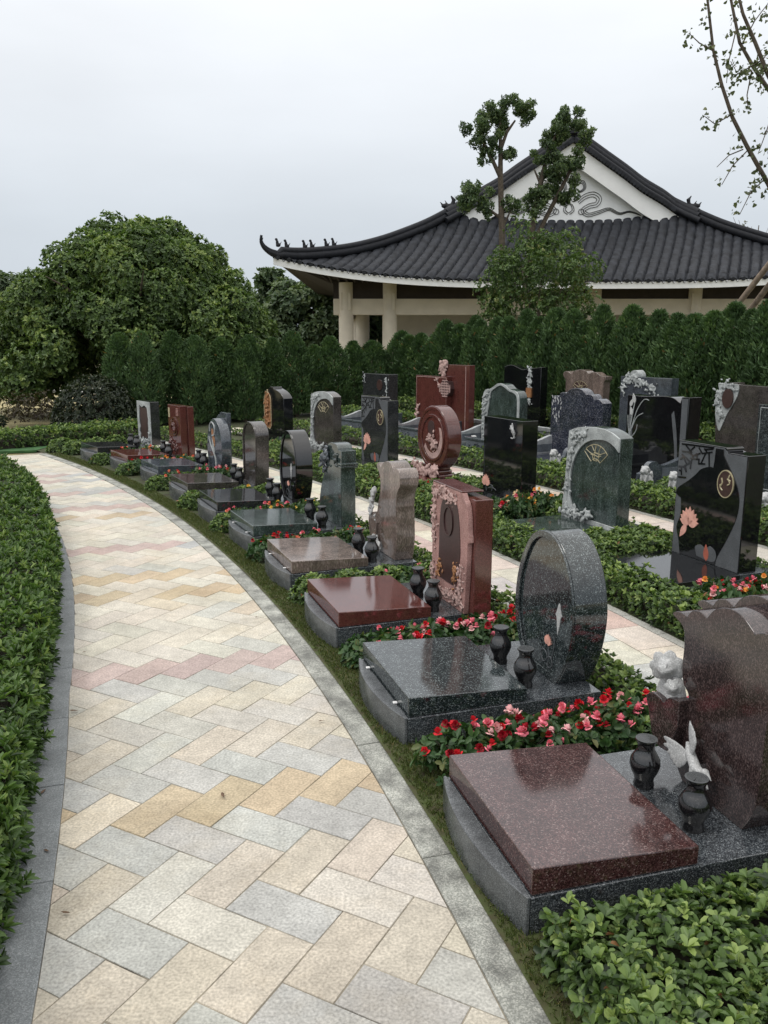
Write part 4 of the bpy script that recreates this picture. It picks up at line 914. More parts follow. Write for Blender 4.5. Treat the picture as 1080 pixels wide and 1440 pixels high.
        e = rect(.74,.86,z+.02,.16); lines(hs, 'edge_line', [e+[e[0]]], x0, .006, M['pinkcarve'])
        lines(hs, 'edge_line', [[(-.56,z+.02),(-.56,z+1.06)]], x0+.0905, .006, M['pinkcarve'])
        carve(hs, x0+.08, [(-.02,z+1.03),(-.06,z+1.08),(-.02,z+.96)], M['pinkcarve'], r=.03, n=40, spread=.08, seed=130, name='carved_flower', voxel=.01)
        e1 = ellipse(-.18, z+.72, .12, .14, 8)
        kn = [shift([(-.12+.04*k,-.12+.02*abs(k-3)),(-.12+.04*k,.12-.02*abs(k-3))], -.18, z+.72) for k in range(7)]+[shift([(-.12+.02*abs(k-3),-.12+.04*k),(.12-.02*abs(k-3),-.12+.04*k)], -.18, z+.72) for k in range(7)]
        lines(hs, 'carved_knot', kn, x0-.002, .009, M['pinkcarve'])
        plate(hs, 'knot_plaque', e1, x0, .002, M['red_panel'], .2)
        carve(hs, x0, [(.50,z+.05),(.52,z+.25),(.50,z+.40)], M['pinkcarve'], r=.02, n=50, spread=.05, seed=131, name='carved_vine', voxel=.008)
        carve(hs, x0, [(.02,z+.85),(-.04,z+.76)], M['pinkcarve'], r=.014, n=20, spread=.03, seed=132, name='carved_twig', voxel=.008)
    elif kind == 'K5':
        hs = headstone(t, rect(.72,.88,z), x0, .2, M['darkgrey'], bev=.004)
        plate(hs, 'medallion', ellipse(-.12, z+.70, .075, .09, 28), x0, .01, M['brownmedal'])
        carve(hs, x0, [(-.30,z+.84),(-.31,z+.6),(-.30,z+.4)], M['carve'], r=.014, n=40, spread=.06, seed=140, name='carved_vine', voxel=.008)
        carve(hs, x0, [(.30,z+.84),(.31,z+.74)], M['carve'], r=.012, n=20, spread=.05, seed=141, name='carved_vine', voxel=.008)

# ---------------------------------------------------------------- fourth row under the conifers
R4F = 32.55
row4 = [('brown tomb with pale carved oval niche by the right edge, back row', 28.25, 'greybrown', 'BO'),
        ('grey tomb with pale carved scroll along its top, back row', 31.2, 'bluegrey', 'GC'),
        ('pinkish brown tomb with scalloped top and fan emblem, back row', 33.3, 'beige', 'BR'),
        ('black tomb with wavy top and white carved column, back row', 35.75, 'black', 'K4')]
for lab, ph, mat, kind in row4:
    t = tomb_root(lab, R4F, ph); base_low(t, M[mat], W=.95, L=1.0, xs=.62); x0 = .66; z = .10
    if kind == 'BO':
        hs = headstone(t, shift(mixed([(-.5,0),(.42,0),(.47,.55),[(.47,.55),(.46,.75),(.40,.86),(.28,.915),(.16,.925)],(.15,.90),(-.5,.89)],5), 0, z), x0, .15, M['greybrown'], sm=40)
        plate(hs, 'carved_niche', shift(mixed([[(.455,.50),(.458,.70),(.425,.83),(.34,.895),(.22,.908),(.12,.885),(.13,.75),(.20,.62),(.27,.50),(.33,.36),(.37,.28),(.42,.36),(.455,.50)]],4), 0, z), x0, .012, M['carve'], .012)
        carve(hs, x0-.012, [(.44,z+.62),(.42,z+.78),(.30,z+.88),(.20,z+.87)], M['carve'], r=.02, n=80, spread=.07, seed=150, name='carved_flowers', voxel=.009)
        carve(hs, x0-.012, [(.40,z+.58),(.36,z+.50),(.34,z+.46)], M['carve'], r=.018, n=30, spread=.05, seed=151, name='carved_leaves', voxel=.009)
        plate(hs, 'medallion', ellipse(.265, z+.715, .085, .13, 32), x0, .03, M['brownmedal'], .03)
    elif kind == 'GC':
        hs = headstone(t, rect(.95,.93,z), x0, .15, M['bluegrey'], bev=.004)
        carve(hs, x0, [(.42,z+.72),(.38,z+.86),(.24,z+.90),(.12,z+.86),(.0,z+.84),(-.12,z+.78),(-.2,z+.70)], M['carve'], r=.02, n=150, spread=.08, seed=160, name='carved_scroll', voxel=.010)
        mb = MB(); mb.tube([(x0,.22,z+.935),(x0+.15,.22,z+.935)], .09, 20); mb.build('scroll_roll', M['carve'], hs, smooth=40)
    elif kind == 'BR':
        hs = headstone(t, shift(mixed([(-.40,0),(.40,0),(.40,.82),[(.40,.82),(.46,.90),(.44,.955),(.38,.965),(.30,.93)],[(.30,.93),(.22,.975),(.10,1.0),(-.02,.985),(-.10,.94)],[(-.10,.94),(-.16,.965),(-.24,.965),(-.32,.92)],(-.44,.91),(-.44,.86),[(-.44,.86),(-.40,.82)]],5), 0, z), x0, .15, M['beige'], sm=40)
        fan(hs, x0-.001, (.08,z+.72), .17)
        mb = MB(); mb.ext_x(ellipse(.08,z+.74,.15,.09,24), x0-.001, x0+.004); mb.build('fan_ground', M['red_panel'], hs)
    else:
        hs = headstone(t, shift(mixed([(-.46,0),(.42,0),(.42,.99),[(.42,.99),(.34,1.02),(.22,1.03),(.08,.99),(-.02,.96),(-.10,.97)],(-.46,1.01)],5), 0, z), x0, .16, M['black'], sm=40)
        carve(hs, x0, [(-.20,z+.98),(-.22,z+.80),(-.20,z+.62),(-.21,z+.40)], M['carve'], r=.022, n=90, spread=.055, seed=170, name='carved_column', voxel=.009)
        plate(hs, 'gilt_plaque', rect(.12,.16,z+.50,-.21), x0, .03, M['goldcarve'], .03)
# ================================================================ vases
vp = [(.001,.0),(.033,.0),(.0345,.008),(.031,.022),(.034,.036),(.044,.056),(.0505,.078),(.048,.098),(.037,.118),(.0285,.132),(.0275,.146),(.031,.158),(.0365,.1665),(.0355,.171),(.029,.1715),(.026,.166),(.024,.150),(.001,.150)]
mb = MB(); mb.lathe(vp[:14], 32); mb.lathe(vp[13:], 32, mi=1); vase_me = mb.mesh('stone_vase', [M['vase'], M['vase_in']], smooth=45)
VZ = [[(.643,.101),(.646,-.163)],[(.629,.103),(.612,-.178)],[(.62,.051),(.603,-.22)],[(.617,.055),(.615,-.213)],[(.641,.096),(.617,-.243)],[(.667,.16),(.642,-.123)],[(.66,.14),(.62,-.15)],[(.66,.13),(.62,-.16)],[(.656,.15),(.6,-.18)],[(.66,.16),(.64,-.12)]]
short = ['nearest brown lobed tomb','speckled oval tomb','red carved tomb','beige lobed tomb','green flared tomb','black half oval tomb','brown arched tomb','blue grey swirl tomb','dark red medallion tomb','last pale framed tomb']
for i in range(10):
    t = tombs[i]
    for k, (u, v) in enumerate(VZ[i]):
        p = Matrix.Rotation(t.rotation_euler.z, 3, 'Z') @ Vector((u, v, 0)) + t.location
        o = link(bpy.data.objects.new('stone_vase', vase_me)); o.location = (p.x, p.y, ZB+.0005); o.rotation_euler.z = i+k
        tag(o, f"{'left' if k == 0 else 'right'} black stone vase of the pair before the {short[i]}", 'vase', 'black stone vases on the tombs')

# ================================================================ stone lions, rails and posts of the back rows
def lion_mesh():
    mb = MB()
    mb.box(-.075,.055,-.045,.045,0,.022)
    mb.ball((.012,0,.062),(.046,.04,.046),12,9); mb.ball((-.022,0,.098),(.036,.034,.05),12,9)
    for s in (-1,1):
        mb.ball((.018,s*.034,.05),(.034,.018,.032),9,7); mb.ball((-.012,s*.036,.027),(.03,.012,.009),8,6)
        mb.tube([(-.035,s*.022,.105),(-.047,s*.024,.06),(-.05,s*.024,.028)],[.015,.0125,.0115],8); mb.ball((-.056,s*.024,.027),(.017,.013,.009),8,6)
        mb.ball((-.026,s*.032,.178),(.008,.012,.013),7,6)
        mb.ball((-.067,s*.011,.162),(.006,.006,.006),6,5)
    mb.ball((-.036,0,.153),(.034,.034,.033),12,9); mb.ball((-.066,0,.142),(.018,.021,.015),9,7); mb.ball((-.062,0,.128),(.014,.018,.007),8,6); mb.ball((-.081,0,.149),(.006,.009,.006),7,5)
    rr = random.Random(2)
    for k in range(46):
        a = rr.uniform(.65, 5.6); e = rr.uniform(-.9, 1.2)
        d = Vector((-math.cos(a)*math.cos(e), math.sin(a)*math.cos(e), math.sin(e)))
        if d.x < -.45: continue
        mb.ball(Vector((-.026,0,.148))+Vector((d.x*.036,d.y*.038,d.z*.038)), .011, 6, 5)
    mb.tube([(.05,0,.05),(.07,0,.085),(.058,0,.12),(.068,0,.14)],[.013,.015,.016,.006],8)
    return fused_mesh('stone_lion', mb, M['white'], .0052)
lion_me = lion_mesh()
for lab, r, ph in (('white stone guardian lion left of the plain square black tomb', 30.46, 32.0), ('white stone guardian lion at the foot of the blue black speckled tomb', 30.42, 28.92),
                   ('white stone guardian lion left in front of the calla lily tomb', 30.42, 26.15), ('white stone guardian lion right in front of the calla lily tomb, beside the lotus tomb', 30.42, 25.4),
                   ('white stone guardian lion at the right edge of the photo', 30.32, 23.15), ('small white stone guardian lion behind the charcoal lotus tomb', 30.46, 36.7)):
    o = link(bpy.data.objects.new('stone_lion', lion_me)); p = pol(r, ph); o.location = (p.x, p.y, .088); o.rotation_euler.z = R(ph+8); o.scale = (1.15,)*3; tag(o, lab, 'stone lion', 'white stone guardian lions')

post_me = None
def rail_run(lab, r, a0, a1, h=.30):
    """two posts with lotus finials and a relief rail between them"""
    p = pol(r, a0); t = empty('stone_balustrade', (p.x,p.y,0), R(a0+90), lab, 'balustrade', 'low stone balustrades between the back rows')
    ln = R(a1-a0)*r
    for x in (0, ln):
        mb = MB(); mb.box(x-.05, x+.05, -.05, .05, -.02, h+.06); po = mb.build('post', M['stone_rail'], t, bev=.005)
        mb = MB(); mb.lathe([(.001,0),(.05,0),(.053,.012),(.034,.024),(.034,.034),(.055,.05),(.06,.066),(.05,.086),(.03,.098),(.016,.104),(.014,.116),(.001,.125)], 18, (x,0,h+.0605)); mb.build('finial', M['white'], po, smooth=50)
    mb = MB(); mb.box(.0505, ln-.0505, -.032, .032, h-.03, h+.03); mb.build('rail', M['stone_rail'], t, bev=.006)
    mb = MB(); mb.box(.0505, ln-.0505, -.02, .02, -.02, h-.031); pn = mb.build('panel', M['stone_rail'], t, bev=.002)
    mb = MB(); mb.box(.12, ln-.12, .0205, .026, .06, h-.07); mb.build('relief', M['relief_panel'], pn, bev=.003)
    mb = MB(); mb.tube([(ln*.35,-.04,h*.62),(ln*.35,.04,h*.62)], .085, 20); mb.build('drum_stone', M['stone_rail'], t, smooth=40, bev=.004)
rail_run('pale stone balustrade with finials between red knot tomb and grey green tomb', 31.75, 33.6, 36.0)
rail_run('pale stone balustrade with finials left of the blue black speckled tomb', 31.8, 30.9, 33.1)
rail_run('pale stone balustrade with finials between speckled tomb and calla lily tomb', 31.8, 27.9, 30.4)
rail_run('pale stone balustrade with finials right of the calla lily tomb', 31.8, 25.2, 27.6)
# low blue grey relief screens along the front of the third row
for lab, a0, a1 in (('low blue grey relief screen left of the red disc tomb', 33.4, 35.9), ('low blue grey relief screen behind the charcoal lotus tomb', 36.7, 38.9), ('low blue grey relief screen between red disc tomb and square black tomb', 31.0, 32.0)):
    p = pol(30.33, a0); t = empty('relief_screen', (p.x,p.y,0), R(a0+90), lab, 'stone screen'); ln = R(a1-a0)*30.33
    mb = MB(); mb.box(0, ln, -.03, .03, -.02, .27); pn = mb.build('panel', M['relief_panel'], t, bev=.004)
    mb = MB(); mb.box(-.02, ln+.02, -.045, .045, .2705, .30); mb.build('coping', M['bluegrey'], t, bev=.004)
    mb = MB(); rr = random.Random(int(a0*10))
    for k in range(26):
        c = (rr.uniform(.08, ln-.08), rr.uniform(.05,.23)); mb.tube([(c[0]+.03*math.cos(q), .031, c[1]+.03*math.sin(q)) for q in np.linspace(rr.uniform(0,6), rr.uniform(7,10), 7)], .006, 5)
    mb.build('relief', M['bluegrey'], pn)

# ================================================================ roses
def rose_mesh(mat, seed):
    rr = random.Random(seed); mb = MB()
    for ring, (n, rad, h, op) in enumerate(((6,.026,.010,1.15),(6,.021,.017,.75),(5,.0145,.021,.42),(3,.008,.022,.2))):
        for k in range(n):
            a = 2*math.pi*k/n+ring*.5+rr.uniform(-.2,.2); da = math.pi/n*1.35; vs = []; fs = []
            for i in range(4):
                s = i/3; rd = rad*(.12+.88*math.sin(s*math.pi/2*min(1,op+.25))); z = h*(s**.8)+.004*ring-(.010*s*s if ring == 0 else 0)+rr.uniform(-.0015,.0015)
                for j in range(4):
                    u = (j/3-.5)*2; w = (1-.35*s*abs(u)); b = a+u*da*(.35+.65*min(1,s*1.6))
                    vs.append((rd*w*math.cos(b), rd*w*math.sin(b), z-.003*abs(u)*s+rr.uniform(-.001,.001)))
            for i in range(3):
                for j in range(3): fs.append((i*4+j, i*4+j+1, (i+1)*4+j+1, (i+1)*4+j))
            mb.add(vs, fs)
    return mb.mesh('flower', mat, smooth=80)
def petal_mat(name, c, c2):
    m, t, b = new_mat(name); tc = _n(t,'ShaderNodeTexCoord'); no = _n(t,'ShaderNodeTexNoise'); no.inputs['Scale'].default_value = 40
    t.links.new(tc.outputs['Object'], no.inputs['Vector']); rp = ramp(t, [(.35,c),(.65,c2)]); t.links.new(no.outputs[0], rp.inputs[0]); t.links.new(rp.outputs[0], b.inputs['Base Color'])
    b.inputs['Roughness'].default_value = .55; b.inputs['Specular IOR Level'].default_value = .25; return m
FLC = {'red': ((.50,.008,.018),(.62,.02,.03)), 'crimson': ((.24,.004,.012),(.36,.008,.02)), 'pink': ((.74,.13,.20),(.80,.26,.30)), 'pale': ((.78,.36,.38),(.82,.52,.50)), 'coral': ((.76,.17,.09),(.80,.27,.16)), 'orange': ((.80,.30,.05),(.85,.42,.12)), 'yellow': ((.85,.55,.06),(.86,.66,.2)), 'cream': ((.84,.62,.36),(.85,.7,.5))}
FLM = {k: [rose_mesh(petal_mat(k+' petals', *v), 10*i+q) for q in range(2)] for i, (k, v) in enumerate(FLC.items())}
def rose_foliage(seed, rx=.2, ry=.16, h=.15):
    rng = np.random.default_rng(seed); n = 190
    a = rng.uniform(0, 2*np.pi, n); q = np.sqrt(rng.random(n)); x = rx*q*np.cos(a); y = ry*q*np.sin(a); z = rng.uniform(.25,1.0,n)*h*(1-.45*q*q)
    P = np.stack([x,y,z],1); N = np.stack([x*2.2, y*2.2, np.full(n,.55)],1)+rng.normal(0,.25,(n,3))
    V, tn = rosettes(P, N, 5, .040, .021, (-5,40), rng=rng, tone=np.clip(rng.normal(.5,.22,n),0,1), shape=(.4,.75))
    return leaf_mesh('foliage', V, tn, M['rose_leaf'])
RF = [rose_foliage(s) for s in (1,2,3)]
def rose_stems(seed):
    rr = random.Random(seed); mb = MB()
    for k in range(9):
        a = rr.uniform(0,6.3); q = rr.uniform(.3,.9); mb.tube([(0.02*math.cos(a),.02*math.sin(a),-.01),(.09*q*math.cos(a),.08*q*math.sin(a),.07),(.17*q*math.cos(a),.14*q*math.sin(a),.13)], [.004,.003,.002], 4)
    return mb.mesh('stem', M['twig'])
RSM = [rose_stems(s) for s in (1,2)]
def rose_bush(lab, r, ph, flowers, seed, hh=1.0, sp=(.17,.13), zoff=0.0):
    rr = random.Random(seed); p = pol(r, ph); t = empty('rose_bush', (p.x,p.y,zoff), R(ph)+rr.uniform(-.3,.3), lab, 'rose bush', 'rose bushes planted between the tombs')
    f = link(bpy.data.objects.new('foliage', RF[seed % 3]), t); f.scale = (1,1,hh); f.rotation_euler.z = rr.choice((0, math.pi))
    link(bpy.data.objects.new('stem', RSM[seed % 2]), t)
    for c in flowers:
        for _ in range(30):
            x, y = rr.uniform(-1,1), rr.uniform(-1,1)
            if x*x+y*y < 1: break
        o = link(bpy.data.objects.new('flower', FLM[c][rr.randrange(2)]), t)
        o.location = (x*sp[0], y*sp[1], (.125+.045*rr.random()-.035*(x*x+y*y))*hh); o.rotation_euler = (rr.uniform(-.5,.5)-y*.7, rr.uniform(-.5,.5)+x*.7, rr.uniform(0,6)); s = rr.uniform(.60,.95); o.scale = (s,s,s)
    return t
def mid(i): return (to_pol(*T_C[i])[1]+to_pol(*T_C[i+1])[1])/2
rc = lambda spec, seed: [c for c, n in spec.items() for _ in range(n+(n+1)//2)]
g12, g23, g34, g45, g56, g67, g78, g89, g910 = [mid(i) for i in range(9)]
roses = [
 (26.10, g12-.05, dict(red=4,crimson=2,pink=1), 'rose bush with red blooms by the kerb beside the nearest brown tomb', 1.15),
 (26.33, g12, dict(pink=4,pale=3,crimson=2), 'rose bush with pink blooms between the nearest brown tomb and the speckled oval tomb', 1.1),
 (26.58, g12, dict(pink=4,pale=2,red=2,crimson=2), 'rose bush with mixed pink and crimson blooms beside the vase of the nearest brown tomb', 1.1),
 (26.82, g12+.05, dict(pink=5,pale=2,red=3), 'rose bush crowded with pink blooms at the foot of the speckled oval headstone', 1.15),
 (27.0, g12-.25, dict(red=2,pink=4,coral=1), 'rose bush with pink blooms in front of the white carved flower', 1.2),
 (26.14, g23, dict(pink=2), 'rose bush with two pink blooms by the kerb beside the red carved tomb', 1.0),
 (26.40, g23, dict(red=3,pink=2,pale=2), 'rose bush with red and pink blooms between the red carved tomb and the speckled slab', 1.12),
 (26.68, g23, dict(pink=4,pale=2,crimson=2), 'rose bush with pale pink blooms behind the speckled slab', 1.12),
 (26.92, g23, dict(red=4,pink=2,crimson=2), 'rose bush with deep red blooms left of the speckled oval headstone', 1.15),
 (26.72, g34, dict(pink=1), 'leafy rose bush with one pink bloom between red and beige tombs', .95),
 (26.16, g45-.05, dict(red=3,crimson=3), 'rose bush with dark red blooms by the kerb beside the beige lobed tomb', 1.15),
 (26.45, g45, dict(pink=2,coral=1), 'rose bush with pink blooms between the green and beige tombs', 1.1),
 (26.75, g45, dict(pink=2,coral=2,red=1), 'rose bush with coral blooms beside the vases of the beige lobed tomb', 1.1),
 (26.24, g56, dict(pink=3,coral=2), 'rose bush with faded pink blooms by the kerb beside the green flared tomb', 1.1),
 (26.52, g56, dict(pink=2,yellow=1,coral=2), 'rose bush with yellow and coral blooms behind the green slab', 1.25),
 (26.80, g56, dict(yellow=3,orange=2,pink=2), 'rose bush with yellow and orange blooms beside the green flared headstone', 1.2),
 (26.60, g67, dict(yellow=1), 'leafy rose bush with one yellow bloom beside the black half oval tomb', 1.0),
 (26.30, g78, dict(coral=2,red=1), 'rose bush with coral blooms by the kerb beside the brown arched tomb', 1.15),
 (26.62, g78, dict(pink=3), 'rose bush with bright pink blooms over the brown arched slab', 1.35),
 (26.85, g78, dict(red=2,pale=2,orange=1), 'rose bush with red blooms in front of the blue grey headstone', 1.2),
 (26.24, g89, dict(red=4,crimson=1), 'rose bush with red blooms by the kerb beside the dark red medallion tomb', 1.15),
 (26.52, g89, dict(orange=3,pale=2), 'rose bush with orange blooms behind the blue grey slab', 1.25),
 (26.80, g89, dict(orange=3,coral=1), 'rose bush with orange blooms beside the dark red headstone', 1.2),
 (26.40, g910, dict(red=1,coral=1), 'rose bush with one red bloom beside the last tomb by the path', 1.25),
 (26.72, g910, dict(orange=2,coral=2), 'rose bush with coral blooms between the last two headstones by the path', 1.25),
 # second row
 (28.22, 19.75, dict(pink=2,orange=2,red=1,pale=1), 'rose bush with orange and pink blooms beside the glossy lotus slab', 1.5),
 (28.45, 19.6, dict(orange=2,pink=2,crimson=2,red=2), 'rose bush with orange and crimson blooms in front of the glossy lotus headstone', 1.6),
 (28.72, 19.55, dict(red=3,pink=3,crimson=3), 'rose bush with crimson blooms right of the glossy lotus headstone', 1.7),
 (28.98, 19.3, dict(pink=4,pale=2,coral=1), 'rose bush with pale pink blooms at the right edge', 1.75),
 (28.12, 19.35, dict(pink=3,pale=2,red=2), 'rose bush with pale and red blooms before the foot of the glossy lotus slab', 1.6),
 (28.36, 19.1, dict(pink=4,red=3,pale=1), 'rose bush with pink and red blooms just above the nearest brown headstone', 1.7),
 (28.62, 19.0, dict(crimson=3,pink=3,yellow=1), 'rose bush with crimson and yellow blooms at the right edge below the lotus tomb', 1.75),
 (28.28, 25.35, dict(red=3,crimson=2,pink=1), 'rose bush with red blooms in front of the square black tomb', 1.4),
 (28.52, 25.3, dict(yellow=3,cream=4,orange=1,pink=2,red=1), 'rose bush with cream and yellow blooms at the foot of the square black headstone', 1.6),
 (28.75, 25.25, dict(yellow=4,orange=3,pink=3), 'rose bush with yellow and orange blooms left of the green fan tomb', 1.6),
 (28.98, 25.2, dict(orange=1,cream=1), 'leafy rose bush with one orange bloom behind the green fan tomb', 1.35),
 (28.45, 27.9, dict(red=3,crimson=2), 'rose bush with red blooms beside the red disc tomb', 1.1),
 (28.95, 27.7, dict(red=2), 'rose bush with two red blooms behind the red disc tomb', 1.25),
 (28.60, 33.4, dict(orange=2,coral=1,pale=1), 'rose bush with orange blooms in front of the grey brown framed tomb', 1.2),
 (28.58, 36.1, dict(coral=4,red=1), 'rose bush with coral blooms beside the black arch panel tomb', 1.2),
 (30.62, 33.95, dict(yellow=2,cream=1), 'rose bush with yellow blooms in the back row beside the balustrade', 1.4),
 (30.55, 25.75, dict(orange=2,coral=1), 'rose bush with orange blooms between the calla lily tomb and the lion', 1.2)]
for k, (r, ph, spec, lab, hh) in enumerate(roses): rose_bush(lab, r, ph, rc(spec, k) if k > 8 else rc(spec, k)+[c for c, n in spec.items() for _ in range(max(1, n))], 30+k, hh)

# ================================================================ azalea bushes filling the gaps
def azalea_mesh(seed, rad=.17, h=.17):
    rng = np.random.default_rng(seed); n = 300
    a = rng.uniform(0, 2*np.pi, n); ct = rng.uniform(.02, 1, n); st = np.sqrt(1-ct*ct); w = rng.uniform(.78, 1.05, n)
    N = np.stack([st*np.cos(a), st*np.sin(a), ct],1); P = N*np.array([rad, rad, h])*w[:,None]
    V, tn = rosettes(P, N+np.array([0,0,.4]), 6, .040, .017, (15,60), rng=rng, tone=np.clip(rng.normal(.5,.2,n)+.2*(P[:,2]/h-.5),0,1))
    return leaf_mesh('azalea_bush', V, tn, M['azalea'])
AZ = [azalea_mesh(60+k) for k in range(4)]
def twig_core():
    mb = MB(); rr = random.Random(4)
    for k in range(16):
        a = rr.uniform(0,6.3); q = rr.uniform(.2,.9); mb.tube([(0,0,-.01),(.06*q*math.cos(a),.06*q*math.sin(a),.06),(.14*q*math.cos(a),.14*q*math.sin(a),.13*(1.1-q*.5))],[.004,.003,.002],4)
    return mb.mesh('branches', M['twig'])
TW = twig_core()
def azalea(lab, r, ph, s=1.0, seed=0):
    p = pol(r, ph); o = link(bpy.data.objects.new('azalea_bush', AZ[seed % 4])); o.location = (p.x,p.y,.005); o.rotation_euler.z = seed*1.3; o.scale = (s,s,s*.95)
    tag(o, lab, 'bush', 'clipped azalea bushes between the tombs'); link(bpy.data.objects.new('branches', TW), o); return o
k = 0
gap_txt = ['nearest brown tomb and speckled oval tomb','speckled oval tomb and red carved tomb','red carved tomb and beige lobed tomb','beige lobed tomb and green flared tomb','green flared tomb and black half oval tomb','black half oval tomb and brown arched tomb','brown arched tomb and blue grey swirl tomb','blue grey swirl tomb and dark red medallion tomb','dark red medallion tomb and last framed tomb']
for gi, gph in enumerate([g12,g23,g34,g45,g56,g67,g78,g89,g910]):
    full = gi in (2, 5)
    for r in ((26.12,26.36,26.62,26.86) if full else ((26.86,) if gi < 4 else (26.10,26.42,26.7,26.88))):
        k += 1; azalea(f'small azalea between {gap_txt[gi]}', r, gph+random.uniform(-.1,.1), .9 if full else .82, k)
r2 = [18.6]+[q[1] for q in row2]; names2 = ['', 'glossy lotus tomb','green fan tomb','square black tomb','red disc tomb','charcoal lotus tomb','grey brown framed tomb','black arch panel tomb']
for gi in range(1, 7):
    gph = (r2[gi]+r2[gi+1])/2; sp = R(r2[gi+1]-r2[gi])*28.5-.7
    for r in (28.22,28.45,28.68,28.86):
        if gi == 2 and r < 28.8: continue
        for off in ((-.28,.28) if sp > .55 else (0,)):
            k += 1; azalea(f'second row azalea bush between {names2[gi]} and {names2[gi+1]}', r, gph+off+random.uniform(-.08,.08), 1.0, k)
r3 = [q[1] for q in row3]; names3 = ['pale edged dark tomb','calla lily tomb','blue black speckled tomb','grey green tomb','red knot tomb','tall dark grey tomb']
for gi in range(5):
    gph = (r3[gi]+r3[gi+1])/2
    for r in (30.6,30.95,31.3):
        k += 1; azalea(f'third row azalea bush between {names3[gi]} and {names3[gi+1]}', r, gph+random.uniform(-.1,.1), 1.2, k)
for r, ph in ((26.2,39.2),(26.5,39.4),(26.8,39.5),(26.1,40.0)):
    k += 1; azalea('green azalea bush at the far end of the path behind the last tomb', r, ph, 1.1, k)

# a few dry leaves blown onto the path
mb = MB(); mb.add([(0,0,.002),(.014,.006,.004),(.03,.004,.002),(.045,0,.005),(.028,-.007,.004),(.012,-.006,.003)], [(0,1,2,3),(0,3,4,5)]); M['deadleaf'] = plain('dry brown leaf', (.10,.06,.035), .8, .3, 60); lf_me = mb.mesh('fallen_leaf', M['deadleaf'])
rl = random.Random(17)
for r, ph in ((24.70,19.6),(24.62,17.2),(24.60,18.1),(24.75,21.3),(25.66,18.6),(25.70,21.8),(24.72,16.4),(25.2,17.6)):
    o = link(bpy.data.objects.new('fallen_leaf', lf_me)); p = pol(r, ph); o.location = (p.x, p.y, .0075); o.rotation_euler = (0, 0, rl.uniform(0,6)); s_ = rl.uniform(.5,1.0); o.scale = (s_,s_,s_)
    tag(o, 'small dry brown leaf fallen on the paving', 'leaf', 'dry leaves scattered on the path')
# ================================================================ the hall with the hip and gable roof
hall = empty('pavilion_hall', (6.2, 30, 0), 0, 'white walled hall with sweeping charcoal tile roof and painted gable, behind the conifers', 'building')
HC = 6.19
PROF = [(0,8.05,29.4),(.55,7.70,29.4),(1.13,7.32,29.4),(1.75,6.92,29.4),(2.36,6.50,29.4),(3.0,6.15,29.4),(3.46,5.86,29.4)]      # verge: dx, z, front y
HIP = [(3.46,5.86,29.4),(4.15,5.45,29.0),(4.80,5.09,28.63),(5.5,4.77,28.2),(6.19,4.49,27.79),(6.9,4.26,27.35),(7.51,4.11,26.94),(8.15,4.0,26.5),(8.75,3.93,26.1),(9.2,3.93,25.8),(9.47,3.985,25.58)]
def L(p): return (p[0]-6.2, p[1]-30, p[2])
# front skirt: rows down the slope, tile troughs across
rows = HIP; base_z = [5.40+ (3.235-5.40)*((r[0]-3.46)/6.01)**.86 for r in rows]; NX = 60*14; X0 = 9.47
vs = []; fs = []
sub = []
for i in range(len(rows)-1):
    for q in range(6):
        t = q/6; sub.append((tuple(a+(b-a)*t for a, b in zip(rows[i], rows[i+1])), base_z[i]+(base_z[i+1]-base_z[i])*t))
sub.append((rows[-1], base_z[-1]))
pitch = 2*X0/60
for ri, (r, bz) in enumerate(sub):
    for j in range(NX+1):
        x = -X0+2*X0*j/NX; w = min(1, abs(x)/r[0]); xx = max(-r[0], min(r[0], x))
        z = bz+(r[1]-.06-bz)*w**3.2; y = r[2]+(.0 if True else 0)
        yf = 26.0+(29.4-26.0)*(1-(r[0]-3.46)/6.01); y = yf+(r[2]-yf)*w**3.2
        ph = ((xx-.434*(yf-26.0))/pitch) % 1.0; u_ = abs(2*ph-1); tile = (.055*math.sqrt(max(0, 1-(u_/.84)**2)) if u_ < .84 else -.05) if abs(x) < r[0] else 0
        step = .022*((ri % 2))
        vs.append((HC+xx-6.2, y-30, z+tile-step))
n = NX+1
for i in range(len(sub)-1):
    for j in range(NX):
        if max(abs(-X0+2*X0*j/NX), abs(-X0+2*X0*(j+1)/NX)) <= sub[i+1][0][0]+2*X0/NX*1.01: fs.append((i*n+j, (i+1)*n+j, (i+1)*n+j+1, i*n+j+1))
mb = MB(); mb.add(vs, fs)
def eave(x):
    w = min(1, abs(x)/9.47); return 3.235+(3.90-3.235)*w**3.2, 26.0+(25.58-26.0)*w**3.2
for i in range(60):
    x = -X0+pitch*(i+.5); z, y = eave(x); mb.tube([L((HC+x,y-.05,z+.02)), L((HC+x,y+.1,z+.05))], .065, 7)
roof = mb.build('roof', M['tile'], hall, smooth=35)
